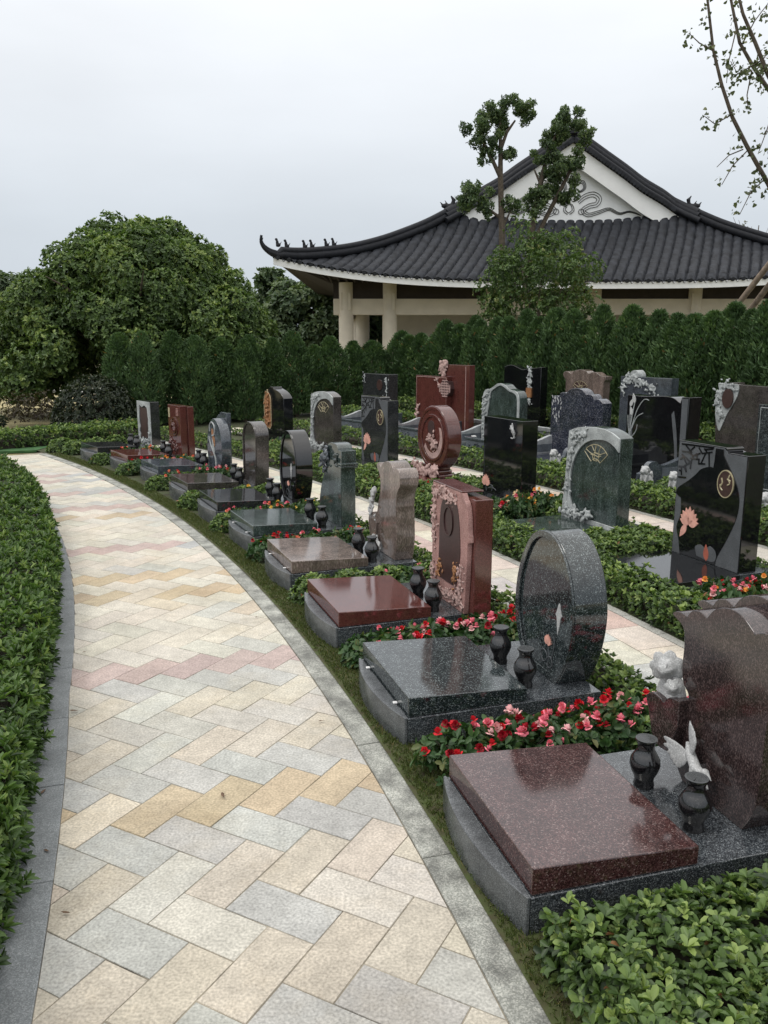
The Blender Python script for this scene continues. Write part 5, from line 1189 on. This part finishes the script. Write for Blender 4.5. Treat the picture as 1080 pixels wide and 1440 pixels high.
# side slopes, from the ridge to the side eaves
for s in (-1, 1):
    pr = PROF+HIP[1:]; vs = []; fs = []
    for (dx, z, y) in pr:
        for k in range(2): vs.append((HC+s*dx-6.2, (y if k == 0 else 47)-30, z-.03 if dx < 9 or k == 0 else z-.03))
    for i in range(len(pr)-1): fs.append((2*i, 2*i+1, 2*i+3, 2*i+2) if s > 0 else (2*i, 2*i+2, 2*i+3, 2*i+1))
    mb = MB(); mb.add(vs, fs); mb.build('side_slope', M['tile'], roof, smooth=50)
    # verge: ranks of half round tiles over the bargeboard
    for oy, oz, rr_ in ((-.10,.05,.13), (-.02,.16,.15), (-.22,-.10,.10)):
        mb = MB(); mb.tube([L((HC+s*dx, y+oy, z+oz)) for dx, z, y in spline(PROF+HIP[1:2], 3, False)], rr_, 8); mb.build('verge_tiles', M['ridge'], roof, smooth=50)
    pts = spline(PROF, 6, False); mb = MB()
    for i in range(len(pts)-1):
        c = pts[i]; mb.tube([L((HC+s*c[0], 29.08, c[1]-.16)), L((HC+s*c[0], 29.4, c[1]-.13))], .062, 7)
    mb.build('verge_tile_ends', M['tile'], roof)
    # hip ridges with upturned tips
    hp = spline(HIP+[(9.68,4.13,25.45),(9.76,4.30,25.40),(9.74,4.42,25.39)], 3, False)
    for oz, rr_ in ((.05,.13), (.20,.10)):
        mb = MB(); mb.tube([L((HC+s*dx, y-.02, z+oz*(1 if dx < 9.3 else .4))) for dx, z, y in hp], [rr_*(1 if p[0] < 9.2 else max(.35, 1-(p[0]-9.2)*1.1)) for p in hp], 8); mb.build('hip_ridge', M['ridge'], roof, smooth=50)
    # small guardian beasts along the hip
    for k in range(6):
        f = 7.62+.345*k; q = min(hp, key=lambda p: abs(p[0]-f)); x, z, y = HC+s*q[0], q[1]+.27, q[2]
        mb = MB(); mb.ball((0,0,.05),(.075,.05,.06),8,6); mb.ball((s*.03,0,.13),(.045,.04,.07),8,6); mb.ball((s*.055,0,.21),(.045,.036,.04),8,6); mb.tube([(-s*.05,0,.06),(-s*.10,0,.15)],[.02,.01],5); mb.tube([(s*.05,0,0),(s*.055,0,.1)],[.02,.02],5)
        o = bpy.data.objects.new('ridge_beast', fused_mesh('ridge_beast', mb, M['ridge'], .014)); o.location = L((x,y,z)); link(o, roof)
    # dragon head where gable ridge and hip meet
    mb = MB(); mb.ball((0,0,.08),(.20,.10,.14),9,7); mb.ball((s*.16,0,.14),(.14,.08,.08),9,7); mb.tube([(-s*.06,0,.1),(-s*.12,0,.34),(-s*.02,0,.46)],[.09,.07,.02],7); mb.tube([(s*.25,0,.17),(s*.33,0,.27)],[.04,.015],5); mb.tube([(s*.1,0,.2),(s*.18,0,.32)],[.035,.01],5)
    o = bpy.data.objects.new('ridge_dragon', fused_mesh('ridge_dragon', mb, M['ridge'], .02)); o.location = L((HC+s*4.0, 29.2, 5.72)); link(o, roof)
    # bargeboard: white board under the verge
    bp_ = []; pts = spline(PROF, 4, False); prs = []
    for dx, z, y in pts: prs.append(((HC+s*dx, z-.24), (HC+s*dx, z-.24-.62)))
    prs = [p for p in prs]; e = prs[-1]; prs[-1] = ((e[0][0], e[0][1]), (e[0][0]-s*.05, e[0][1]-.28)); 
    prs.append(((HC+s*3.86, 5.37), (HC+s*3.30, 5.37)))
    vs = []; fs = []
    for (a, b) in prs:
        for yy in (29.22, 29.30): vs += [L((a[0],yy,a[1])), L((b[0],yy,b[1]))]
    for i in range(len(prs)-1):
        b = i*4; c = b+4; fs += [(b,c,c+1,b+1),(b+2,b+3,c+3,c+2),(b+1,c+1,c+3,b+3),(b,b+2,c+2,c)]
    mb = MB(); mb.add(vs, fs); mb.build('bargeboard', M['whitewall'], roof)
mb = MB(); mb.tube([L((HC,29.2,8.12)), L((HC,47,8.25))], .2, 8); mb.build('main_ridge', M['ridge'], roof, smooth=50)
mb = MB(); mb.tube([L((HC,29.15,8.1)), L((HC,29.1,8.35)), L((HC+.02,29.1,8.62))], [.16,.14,.03], 8); mb.build('ridge_finial', M['ridge'], roof, smooth=50)
# gable wall and its painted clouds
mb = MB(); mb.add([L(p) for p in ((HC-3.5,29.5,5.35),(HC+3.5,29.5,5.35),(HC+3.2,29.5,5.95),(HC,29.5,7.75),(HC-3.2,29.5,5.95),(HC-3.5,29.7,5.35),(HC+3.5,29.7,5.35),(HC+3.2,29.7,5.95),(HC,29.7,7.75),(HC-3.2,29.7,5.95))],
       [(0,1,2,3,4),(9,8,7,6,5),(0,5,6,1),(1,6,7,2),(2,7,8,3),(3,8,9,4),(4,9,5,0)]); gw = mb.build('gable_wall', M['gablewall'], hall)
mb = MB()
W = lambda pts, r=.011: mb.tube([L((HC+x, 29.485, z)) for x, z in pts], r, 5)
def ribbon(pts, widths, n=3):
    q = spline(pts, 7, False)
    for k in range(n):
        out = []
        for i in range(len(q)):
            a, b = q[max(0,i-1)], q[min(len(q)-1,i+1)]; d = Vector((b[0]-a[0], b[1]-a[1]))
            nn = Vector((-d.y, d.x)).normalized() if d.length else Vector((0,1)); t = i/(len(q)-1)
            w = (widths[0]+(widths[1]-widths[0])*t)*math.sin(math.pi*min(1, .12+t*.88))**.5*(k/(n-1)-.5)
            out.append((q[i][0]+nn.x*w, q[i][1]+nn.y*w))
        W(out)
for s in (-1, 1):
    f = lambda p: [(s*x, z) for x, z in p]
    ribbon(f([(.30,6.02),(.52,6.20),(.80,6.27),(1.0,6.14),(.92,5.96),(.68,5.90),(.48,5.76),(.66,5.62),(1.0,5.70),(1.35,5.80),(1.70,5.66),(2.05,5.72),(2.42,5.60)]), (.20,.07))
    ribbon(f([(.12,6.40),(.20,6.60),(.42,6.66),(.50,6.48),(.36,6.36),(.24,6.44)]), (.12,.05))
    ribbon(f([(.05,6.74),(.18,6.86),(.30,6.76),(.22,6.66)]), (.08,.04), 2)
    W(f(ellipse(.42,5.72,.09,.09,16)+[(.51,5.72)])); W(f(ellipse(.16,6.14,.10,.10,16)+[(.26,6.14)])); ribbon(f([(.02,5.66),(.14,5.76),(.10,5.92),(.0,5.98)]), (.08,.04), 2)
mb.build('painted_clouds', M['ink'], gw)
# fascia and soffit follow the eave
mb = MB(); vs = []; fs = []; N = 60
for i in range(N+1):
    x = -9.45+18.9*i/N; z, y = eave(x)
    for dy in (.03,.10):
        vs += [L((HC+x,y+dy,z-.005)), L((HC+x,y+dy,z-.20))]
for i in range(N):
    b = i*4; c = b+4; fs += [(b,b+1,c+1,c),(b+2,c+2,c+3,b+3),(b+1,b+3,c+3,c+1),(b,c,c+2,b+2)]
mb.add(vs, fs); mb.build('fascia', M['whitewall'], hall)
mb = MB(); vs = []; fs = []
for i in range(N+1):
    x = -9.40+18.8*i/N; z, y = eave(x); xi = max(-7.9, min(7.9, x))
    vs += [L((HC+x,y+.11,z-.12)), L((HC+xi,27.7,3.35)), L((HC+xi,27.7,3.6)), L((HC+x,y+.2,z-.02))]
for i in range(N):
    b = i*4; c = b+4; fs += [(b,b+1,c+1,c),(b+1,b+2,c+2,c+1),(b+3,c+3,c+2,b+2)]
mb.add(vs, fs); mb.build('soffit', M['soffit'], hall)
for s in (-1,1):   # side eave: soffit running back
    mb = MB(); mb.add([L((HC+s*9.40,25.75,3.80)), L((HC+s*9.40,47,3.6)), L((HC+s*7.9,47,3.35)), L((HC+s*7.9,27.7,3.35))], [(0,1,2,3)]); mb.build('side_soffit', M['soffit'], hall)
mb = MB()
for i in range(70):
    x = -8.6+17.2*i/69; z, y = eave(x); mb.tube([L((HC+x,y+.14,z-.17)), L((HC+max(-7.9,min(7.9,x)),27.6,3.32))], .035, 5)
mb.build('rafters', M['soffit'], hall)
# frame: beam, columns, wall
mb = MB(); mb.box(-7.8+HC-6.2, 7.8+HC-6.2, -2.62, -2.32, 2.30, 2.80); mb.build('beam', M['cream'], hall, bev=.01)
mb = MB(); mb.box(-7.8+HC-6.2, 7.8+HC-6.2, -2.58, -2.36, 2.801, 3.36); mb.build('recess_shade_board', M['soffit'], hall)  # dark-coloured board stands in for the shaded recess above the beam
mb = MB(); mb.box(HC-7.7-6.2, HC-7.4-6.2, -2.3, 8, 2.30, 2.80); mb.build('beam', M['cream'], hall, bev=.01)
for x in (-1.213, .183, 3.4, 6.7, 9.9, 13.3):
    mb = MB(); mb.lathe([(.28,0),(.28,.12),(.235,.16),(.235,3.3)], 24, L((x,27.5,0))); cl = mb.build('column', M['cream'], hall, smooth=50)
    mb = MB(); mb.box(x-.16-6.2, x+.16-6.2, -2.72, -2.28, 2.45, 2.98); mb.build('bracket', M['cream'], cl, bev=.01)
for x in (-.762, -1.0):
    mb = MB(); mb.lathe([(.28,0),(.28,.12),(.235,.16),(.235,3.3)], 24, L((x,30.6 if x > -.9 else 34,0))); mb.build('column', M['cream'], hall, smooth=50)
mb = MB(); mb.box(.45-6.2, 13.6-6.2, .4, .7, 0, 3.36); mb.build('wall', M['cream'], hall, bev=.01)
mb = MB(); mb.box(4.9-6.2, 7.3-6.2, .34, .41, 0, 2.5); mb.build('door', M['soffit'], hall)
mb = MB(); mb.box(-1.9-6.2, 14.4-6.2, -3.4, 16, -.05, .12); mb.build('floor', M['kerb_pale'], hall)
# ================================================================ conifers
def cypress_mesh(seed, H=1.95, Rm=.30):
    rng = np.random.default_rng(seed); n = 8500
    z = rng.uniform(.02, 1, n)**.9; prof = np.where(z < .35, .82+.18*np.sin(z/.35*np.pi/2), np.cos((z-.35)/.65*np.pi/2)**(.56+.07*(seed % 4)))
    a = rng.uniform(0, 2*np.pi, n); lob = 1+.16*np.sin(a*3+z*9+seed)+.10*np.sin(a*5-z*14+seed*2)
    q = np.sqrt(rng.uniform(.35, 1.0, n))*lob
    P = np.stack([Rm*prof*q*np.cos(a), Rm*prof*q*np.sin(a), z*H],1)
    D = np.stack([np.cos(a)*.55, np.sin(a)*.55, np.full(n,1.0)],1)+rng.normal(0,.32,(n,3))
    Lg = rng.uniform(.045,.10,n); V = leaf_arrays(P, D, np.stack([np.cos(a),np.sin(a),np.full(n,.2)],1)+rng.normal(0,.5,(n,3)), Lg, Lg*.24, fold=.15, curl=.1, shape=(.4,.75))
    clump = np.array([noise.noise((p[0]*7+seed, p[1]*7, p[2]*5)) for p in P])
    tn = np.clip(.45+.5*clump+rng.normal(0,.16,n)+.12*(q-.8), 0, .96); tn = np.where(rng.random(n) < .004, 1.0, tn)
    return leaf_mesh('foliage', V, tn, M['cypress'])
CYP = [cypress_mesh(200+k) for k in range(4)]
mb = MB(); mb.tube([(0,0,-.05),(0,0,.7),(.01,0,1.5)], [.045,.035,.01], 7)
for k in range(14):
    a = k*2.4; mb.tube([(0,0,.25+k*.085),(.18*math.cos(a),.18*math.sin(a),.42+k*.085)], [.010,.003], 4)
CTR = mb.mesh('trunk', M['bark'])
def conifer(x, y, s, sz, seed, lab):
    t = empty('conifer_tree', (x,y,0), seed*1.7, lab, 'conifer', 'conifers standing in a clipped screen behind the tombs'); t.scale = (s,s,sz); t.rotation_euler.x = .035*math.sin(seed*2.1); t.rotation_euler.y = .035*math.cos(seed*3.7)
    link(bpy.data.objects.new('foliage', CYP[seed % 4]), t); link(bpy.data.objects.new('trunk', CTR), t)
rc_ = random.Random(12); k = 0
ax, ay = -4.75, 15.1; bx, by = -.2, 18.6
for i in range(12):
    f = i/11; k += 1
    lab = 'dark green conifer in the left part of the screen, before the big round tree' if f < .5 else 'dark green conifer in the part of the screen before the cream columns'
    hh = (.84+rc_.uniform(-.05,.05)) if f < .62 else .80+rc_.uniform(-.10,.06)
    conifer(ax+(bx-ax)*f+rc_.uniform(-.06,.06), ay+(by-ay)*f+rc_.uniform(-.1,.1), 1.3+rc_.uniform(-.1,.1), hh, k, lab)
for f in (.05, .22, .4):
    k += 1; conifer(ax+(bx-ax)*f+.25, ay+(by-ay)*f-.35, 1.0, .80+rc_.uniform(-.05,.05), k, 'dark green conifer standing forward at the left end of the screen')
a = 43.6
while a > 17:
    k += 1; p = pol(34.45+rc_.uniform(-.07,.07), a); f = max(0, (41.6-a)/20)
    lab = 'dark green conifer in the screen below the hall roof' if a > 30 else 'dark green conifer in the screen at the right behind the back row'
    conifer(p.x, p.y, 1.36+rc_.uniform(-.1,.12), (.99 if a < 41.7 else .85)+.07*f+rc_.uniform(-.075,.06), k, lab); a -= .60

# ================================================================ broadleaf trees
def crown_mesh(name, lumps, dens, Lf, Wf, mat, seed, K=6, inner=.25, el=(0,55), up=.35, gaps=0.0, mx=.35):
    """leaf whorls over many lumps (centre, radius triple)"""
    rng = np.random.default_rng(seed); P = []; N = []; T = []
    for (c, r) in lumps:
        c = np.array(c); r = np.array(r if isinstance(r,(tuple,list)) else (r,r,r)); n = int(dens*4*np.pi*(r.mean()**2)); d = norm(rng.normal(0,1,(n,3)))
        w = np.where(rng.random(n) < inner, rng.uniform(.3,.85,n), rng.uniform(.85,1.08,n))
        p = c+d*r*w[:,None]
        if gaps:
            g_ = np.array([noise.noise((q[0]*1.9+seed, q[1]*1.9, q[2]*1.9)) for q in p]); keep = g_ < mx+.4*(1-gaps); p, d = p[keep], d[keep]
        P.append(p); N.append(d+np.array([0,0,up])); T.append(np.clip(rng.normal(.5,.15)+.0+rng.normal(0,.18,len(p))+.10*d[:,2], 0, 1))
    P = np.concatenate(P); N = np.concatenate(N); T = np.concatenate(T)
    V, tn = rosettes(P, N, K, Lf, Wf, el, rng=rng, tone=T); return leaf_mesh(name, V, tn, mat)
def limbs(segs, mat, parent, name='trunk', seg=7):
    mb = MB()
    for pts, r in segs: mb.tube(pts, r, seg)
    return mb.build(name, mat, parent, smooth=60)
# the big round tree at the left
rr = random.Random(21); tc = Vector((-5.2,18.0,0)); lumps = []
for k in range(185):
    a = rr.uniform(0, 2*math.pi); e = math.asin(rr.uniform(-.12, .98)); q = rr.uniform(.84,1.0)
    ce = math.cos(e)**1.12; x, y, z = 2.78*ce*math.cos(a)*q, 1.9*ce*math.sin(a)*q, .95+2.88*math.sin(e)*q
    if e < .12 and math.sin(a) < -.1 and -1.5 < x < .4 and rr.random() < .75: continue
    lumps.append(((x,y,z), rr.uniform(.28,.48)))
for k in range(10): lumps.append(((rr.uniform(-2.4,-1.2), rr.uniform(-.9,.2), rr.uniform(.55,1.1)), rr.uniform(.25,.38)))
for k in range(30): lumps.append(((rr.uniform(-1.8,2.4), rr.uniform(-1.3,.9), rr.uniform(1.2,2.6)), rr.uniform(.35,.5)))
for k in range(16): lumps.append(((rr.uniform(-3.1,-2.2), rr.uniform(-1.2,.4), rr.uniform(.7,1.6)), rr.uniform(.28,.42)))
bt = empty('broadleaf_tree', tc, 0, 'big round many stemmed evergreen tree at the left behind the path end', 'tree')
link(bpy.data.objects.new('crown', crown_mesh('crown', lumps, 120, .088, .040, M['osmanthus'], 5, K=6, inner=.22, el=(0,60))), bt)
sg = []
for k in range(9):
    a = k*.72; d = Vector((math.cos(a),math.sin(a),0)); sg.append(([d*.1, d*.35+Vector((0,0,.7)), d*.9+Vector((0,0,1.7)), d*1.35+Vector((0,0,2.35))], [.085,.07,.05,.018]))
    for m in range(5):
        b = a+rr.uniform(-.9,.9); e = Vector((math.cos(b),math.sin(b),0)); s0 = d*(.4+.25*m)+Vector((0,0,.8+.35*m)); sg.append(([s0, s0+e*.5+Vector((0,0,.35)), s0+e*.85+Vector((0,0,.42+.2*rr.random()))], [.035,.022,.008]))
limbs(sg, M['bark'], bt)
# dark clipped shrub under it
rng = np.random.default_rng(31); n = 1500; d = norm(rng.normal(0,1,(n,3))); d[:,2] = np.abs(d[:,2]); P = d*np.array([.72,.62,.72])*rng.uniform(.86,1.04,n)[:,None]
V, tn = rosettes(P, d+np.array([0,0,.3]), 6, .06, .026, (5,60), rng=rng)
ds = link(bpy.data.objects.new('round_shrub', leaf_mesh('round_shrub', V, tn, M['darkshrub']))); ds.location = (-4.95,14.4,.05); ds.scale = (1.0,1.0,1.22); tag(ds, 'round dark clipped shrub left of the last tomb', 'shrub')
mb = MB()
for k in range(26):
    a = k*2.4; q = rr.uniform(.3,.95); mb.tube([(0,0,-.05),(.25*q*math.cos(a),.22*q*math.sin(a),.3),(.6*q*math.cos(a),.5*q*math.sin(a),.62*(1.1-.5*q))], [.014,.01,.004], 5)
mb.build('branches', M['twig'], ds)
# loose reddish shrub beside it
rng = np.random.default_rng(33); n = 420; d = norm(rng.normal(0,1,(n,3))); d[:,2] = np.abs(d[:,2]); P = d*np.array([.8,.5,.55])*rng.uniform(.5,1.05,n)[:,None]
V, tn = rosettes(P, d, 5, .06, .024, (0,60), rng=rng, tone=np.clip(rng.normal(.3,.2,n),0,1))
M['dullred'] = leaf_mat('dull reddish leaves', [(0,(.035,.025,.016)),(.6,(.06,.05,.022)),(1,(.09,.09,.03))])
ls = link(bpy.data.objects.new('loose_shrub', leaf_mesh('loose_shrub', V, tn, M['dullred']))); ls.location = (-6.5,15.6,.1); tag(ls, 'loose thin reddish shrub under the left side of the big round tree', 'shrub')

# bush in front of the hall
fb = empty('leafy_bush', (3.2,18,0), 0, 'round airy green bush with visible stems before the hall', 'bush')
lumps = []
for k in range(64):
    a = rr.uniform(0,6.3); e = math.asin(rr.uniform(-.75,1)); q = rr.uniform(.55,1.0); lumps.append(((1.32*math.cos(e)*math.cos(a)*q, 1.1*math.cos(e)*math.sin(a)*q, 2.75+1.08*math.sin(e)*q), rr.uniform(.2,.36)))
link(bpy.data.objects.new('crown', crown_mesh('crown', lumps, 62, .065, .032, M['photinia'], 9, K=6, inner=.4)), fb)
sg = []
for k in range(16):
    a = k*2.4; d = Vector((math.cos(a),math.sin(a),0)); q = rr.uniform(.3,1.0); sg.append(([d*.12, d*.25*q+Vector((0,0,1.3)), d*.7*q+Vector((0,0,2.2)), d*1.15*q+Vector((0,0,3.2-.4*q))], [.03,.024,.016,.006]))
limbs(sg, M['bark_pale'], fb, 'stems')
# two lopped trees with tufted crowns
def lopped(lab, base, stems, tufts, seed):
    t = empty('lopped_tree', base, 0, lab, 'tree'); b = Vector(base)
    limbs([([Vector(p)-b for p in pts], r) for pts, r in stems], M['bark'], t)
    r3_ = random.Random(seed); lum = []
    for c, rad in tufts:
        for k in range(13): lum.append((tuple(Vector(c)-b+Vector((r3_.gauss(0,.50)*rad, r3_.gauss(0,.4)*rad, r3_.gauss(-.05,.42)*rad))), rad*r3_.uniform(.22,.40)))
    link(bpy.data.objects.new('crown', crown_mesh('crown', lum, 185, .08, .030, M['camphor'], seed, K=6, inner=.4, el=(-35,40), up=-.25)), t)
lopped('tall thin lopped tree with tufted crown, left of the two before the gable', (2.64,19,0),
  [([(2.64,19,0),(2.6,19,2.0),(2.56,19,3.8),(2.49,19,5.0),(2.48,19,5.6)],[.085,.08,.07,.058,.045]), ([(2.48,19,5.5),(2.60,19,5.85),(2.78,19.05,6.1)],[.045,.035,.02]), ([(2.5,19,4.95),(2.2,18.95,5.5),(2.0,18.9,5.75)],[.05,.035,.02]), ([(2.48,19,5.5),(2.45,19,6.2)],[.045,.02]), ([(2.55,19,4.1),(2.2,19,4.35),(1.95,19,4.55)],[.035,.025,.012]), ([(2.55,19,3.9),(2.75,19,4.3)],[.03,.015]), ([(1.98,18.9,5.7),(1.72,18.9,5.62)],[.018,.006]), ([(2.2,19,4.35),(1.62,19,4.68)],[.012,.004])],
  [((2.47,19,6.22),.40),((2.83,19.05,6.25),.27),((2.02,18.9,5.85),.34),((2.26,19,5.42),.20),((2.66,19,5.42),.18),((1.95,19,4.62),.32),((2.22,19,4.35),.22),((2.80,19,4.38),.22)], 11)
lopped('leaning lopped tree with dense tufted crown, right of the two before the gable', (3.26,19.5,0),
  [([(3.26,19.5,0),(3.25,19.5,3.6),(3.42,19.5,4.8),(3.62,19.5,5.7),(3.85,19.5,6.05)],[.085,.075,.06,.045,.025]), ([(3.35,19.5,3.7),(3.75,19.5,4.5),(4.1,19.5,5.2),(4.3,19.5,5.7)],[.055,.048,.036,.018]), ([(3.45,19.5,4.9),(3.3,19.5,5.2)],[.035,.015])],
  [((3.97,19.5,6.22),.34),((3.70,19.5,5.92),.34),((3.62,19.5,5.45),.32),((4.13,19.5,5.25),.36),((4.40,19.5,5.84),.20),((3.42,19.5,4.62),.34),((3.9,19.5,4.72),.28),((3.80,19.5,5.05),.2)], 12)
# ginkgo reaching in from the right
gk = empty('ginkgo_tree', (5.4,8.6,0), 0, 'ginkgo branches with sparse fan leaves reaching in at the top right', 'tree'); gb = Vector((5.4,8.6,0))
br = [[(5.4,8.6,1.9),(4.5,8.2,2.2),(3.623,8,2.704),(3.469,8,2.96),(3.248,8,3.279),(3.10,8,3.516),(2.984,8,3.779),(2.885,8,4.066),(2.804,8,4.461),(2.708,8,4.9),(2.6,8,5.5)],
      [(5.4,8.6,2.6),(4.4,8.4,3.1),(3.811,8.3,3.557),(3.522,8.3,3.83),(3.375,8.3,4.01),(3.228,8.3,4.218),(3.12,8.3,4.569),(3.04,8.3,4.95),(2.95,8.3,5.6)],
      [(5.4,8.6,2.4),(4.2,8.0,2.95),(3.469,7.7,3.472),(3.257,7.7,3.78),(3.126,7.7,4.029),(3.005,7.7,4.246),(2.927,7.7,4.46),(2.85,7.7,5.0)],
      [(5.4,8.6,3.2),(4.6,8.4,3.9),(4.0,8.3,4.6),(3.7,8.3,5.3)], [(5.4,8.6,3.5),(5.2,8.8,4.6),(5.0,8.9,6.0)], [(5.4,8.6,2.9),(6.4,8.9,3.8),(6.9,9.1,5.0)], [(5.4,8.6,3.0),(5.9,7.8,4.0),(6.1,7.4,5.2)], [(5.4,8.6,2.7),(5.3,9.6,3.7),(5.1,10.2,4.8)]]
tw = [[(3.219,8,3.249),(3.097,8,3.20),(2.995,8,3.099)],[(3.26,8,3.24),(3.136,8,3.11),(3.052,8,2.948)],[(3.437,8,3.0),(3.318,8,2.88),(3.235,8,2.691)],[(3.075,8,3.53),(2.949,8,3.46),(2.846,8,3.528)],[(3.15,8.2,4.3),(3.066,8.1,4.0),(3.062,8.1,3.825)],[(3.238,8,3.9),(3.214,8,3.70),(3.234,8,3.575)],[(3.6,8.25,3.75),(3.5,8.2,3.45),(3.44,8.2,3.25)],[(3.3,7.75,3.72),(3.42,7.7,3.95),(3.45,7.7,4.3)],[(3.5,7.8,3.4),(3.38,7.8,3.2),(3.40,7.8,3.0)],[(3.2,7.75,3.9),(3.02,7.75,3.80),(2.95,7.75,3.9)],[(2.9,8,4.05),(2.76,8,4.12),(2.66,8,4.2)],[(3.4,8.3,3.98),(3.55,8.3,4.25),(3.58,8.3,4.5)],[(3.25,8.3,4.2),(3.35,8.3,4.4),(3.5,8.3,4.6)]]
segs = [([(5.4,8.6,-.05),(5.42,8.6,1.5),(5.38,8.62,3.0),(5.4,8.6,4.6),(5.38,8.6,6.4)],[.14,.12,.10,.07,.03])]
segs += [(b, [max(.004, .021*(1-i/len(b))**.8+.004) for i in range(len(b))]) for b in br]+[(t, [.006,.005,.003]) for t in tw]
limbs([([Vector(p)-gb for p in s], r) for s, r in segs], M['bark'], gk, seg=6)
rng = np.random.default_rng(44); P = []; D = []
for b in br+tw:
    q = [Vector(p) for p in spline(b, 8, False)]
    for i in range(len(q)-1):
        m = max(1, int((q[i+1]-q[i]).length/.045))
        for j in range(m):
            if rng.random() < .42:
                base = q[i].lerp(q[i+1], j/m); o = Vector(rng.normal(0,1,3)).normalized()*rng.uniform(.02,.075)
                for _ in range(rng.integers(3,8)): P.append(base+o+Vector(rng.normal(0,.022,3))-gb); D.append(rng.normal(0,.7,3)+np.array([0,0,-.7]))
P = np.array(P); n = len(P); Lg = rng.uniform(.022,.040,n)
V = leaf_arrays(P, np.array(D), rng.normal(0,1,(n,3)), Lg, Lg*1.15, fold=.12, curl=.1, shape=(.75,.98))
link(bpy.data.objects.new('leaves', leaf_mesh('leaves', V, np.clip(rng.normal(.5,.25,n),0,1), M['ginkgo'])), gk)
# props against it
for lab, pts in (('slanting wooden prop pole rising behind the conifers at the right edge', [(5.0,14.6,0),(5.55,13.6,2.05),(5.80,13.2,2.62),(6.6,12.0,4.3)]), ('thinner wooden prop pole just right of the slanting one', [(5.4,14.7,0),(5.75,13.7,1.9),(5.93,13.3,2.4),(6.7,12.0,3.9)])):
    mb = MB(); mb.tube(pts, .045 if 'slant' in lab else .028, 10); tag(mb.build('prop_pole', M['wood_pole'], smooth=50), lab, 'pole')
# thin bare tree behind the hall at right
tb = empty('bare_tree', (17.0,40,0), 0, 'thin nearly bare tree rising behind the hall roof at the right', 'tree'); sg = []
for k in range(34):
    a = k*2.4; d = Vector((math.cos(a),math.sin(a)*.6,0)); z = rr.uniform(2.5,5); h = rr.uniform(1.2,2.2); q = rr.uniform(.4,1.5); sg.append(([Vector((0,0,z*.8)), d*q*.4+Vector((0,0,z+h*.4)), d*q+Vector((0,0,z+h))], [.03,.02,.008]))
sg.append(([Vector((0,0,0)),Vector((0,0,4)),Vector((.1,0,6.6))],[.12,.08,.02])); limbs(sg, M['bark_pale'], tb)
lum = [((rr.uniform(-1.6,1.6), rr.uniform(-.8,.8), rr.uniform(4.2,6.7)), rr.uniform(.15,.3)) for k in range(26)]
M['pale_leaf'] = leaf_mat('pale sparse leaves', [(0,(.12,.12,.07)),(1,(.22,.21,.12))])
link(bpy.data.objects.new('leaves', crown_mesh('leaves', lum, 14, .10, .05, M['pale_leaf'], 17, K=4, inner=.9)), tb)
# trees in the distance at the left
def far_tree(lab, x, y, top, rad, seed):
    t = empty('distant_tree', (x,y,0), 0, lab, 'tree', 'distant trees beyond the garden'); r4 = random.Random(seed); lum = []
    for k in range(30):
        a = r4.uniform(0,6.3); e = math.asin(r4.uniform(-.8,1)); lum.append(((rad*math.cos(e)*math.cos(a), rad*.8*math.cos(e)*math.sin(a), top*.62+top*.36*math.sin(e)), rad*r4.uniform(.28,.45)))
    link(bpy.data.objects.new('crown', crown_mesh('crown', lum, 22, .26, .13, M['farleaf'], seed, K=5, inner=.4)), t)
    limbs([([Vector((0,0,-.1)),Vector((0,0,top*.4)),Vector((.1,0,top*.75))],[.2,.16,.06])]+[([Vector((0,0,top*.35)),Vector((math.cos(b)*rad*.7,math.sin(b)*rad*.6,top*.7))],[.09,.03]) for b in (0.3,2.2,4.1,5.2)], M['bark'], t)
for k, (lab, x, y, top, rad) in enumerate((('distant green tree at the left edge', -21.0,45,4.6,2.2), ('distant tree sliver just right of the big round tree', -5.75,44,4.9,.8), ('distant dark tree seen left of the hall columns', -3.6,43,4.0,1.9),
     ('distant dark tree seen between the hall columns', -.9,45,3.6,2.0), ('distant tree low behind the left conifers', -8.8,46,3.6,2.4), ('distant tree left of the big round tree, low', -17,47,3.2,2.0))): far_tree(lab, x, y, top, rad, 300+k)
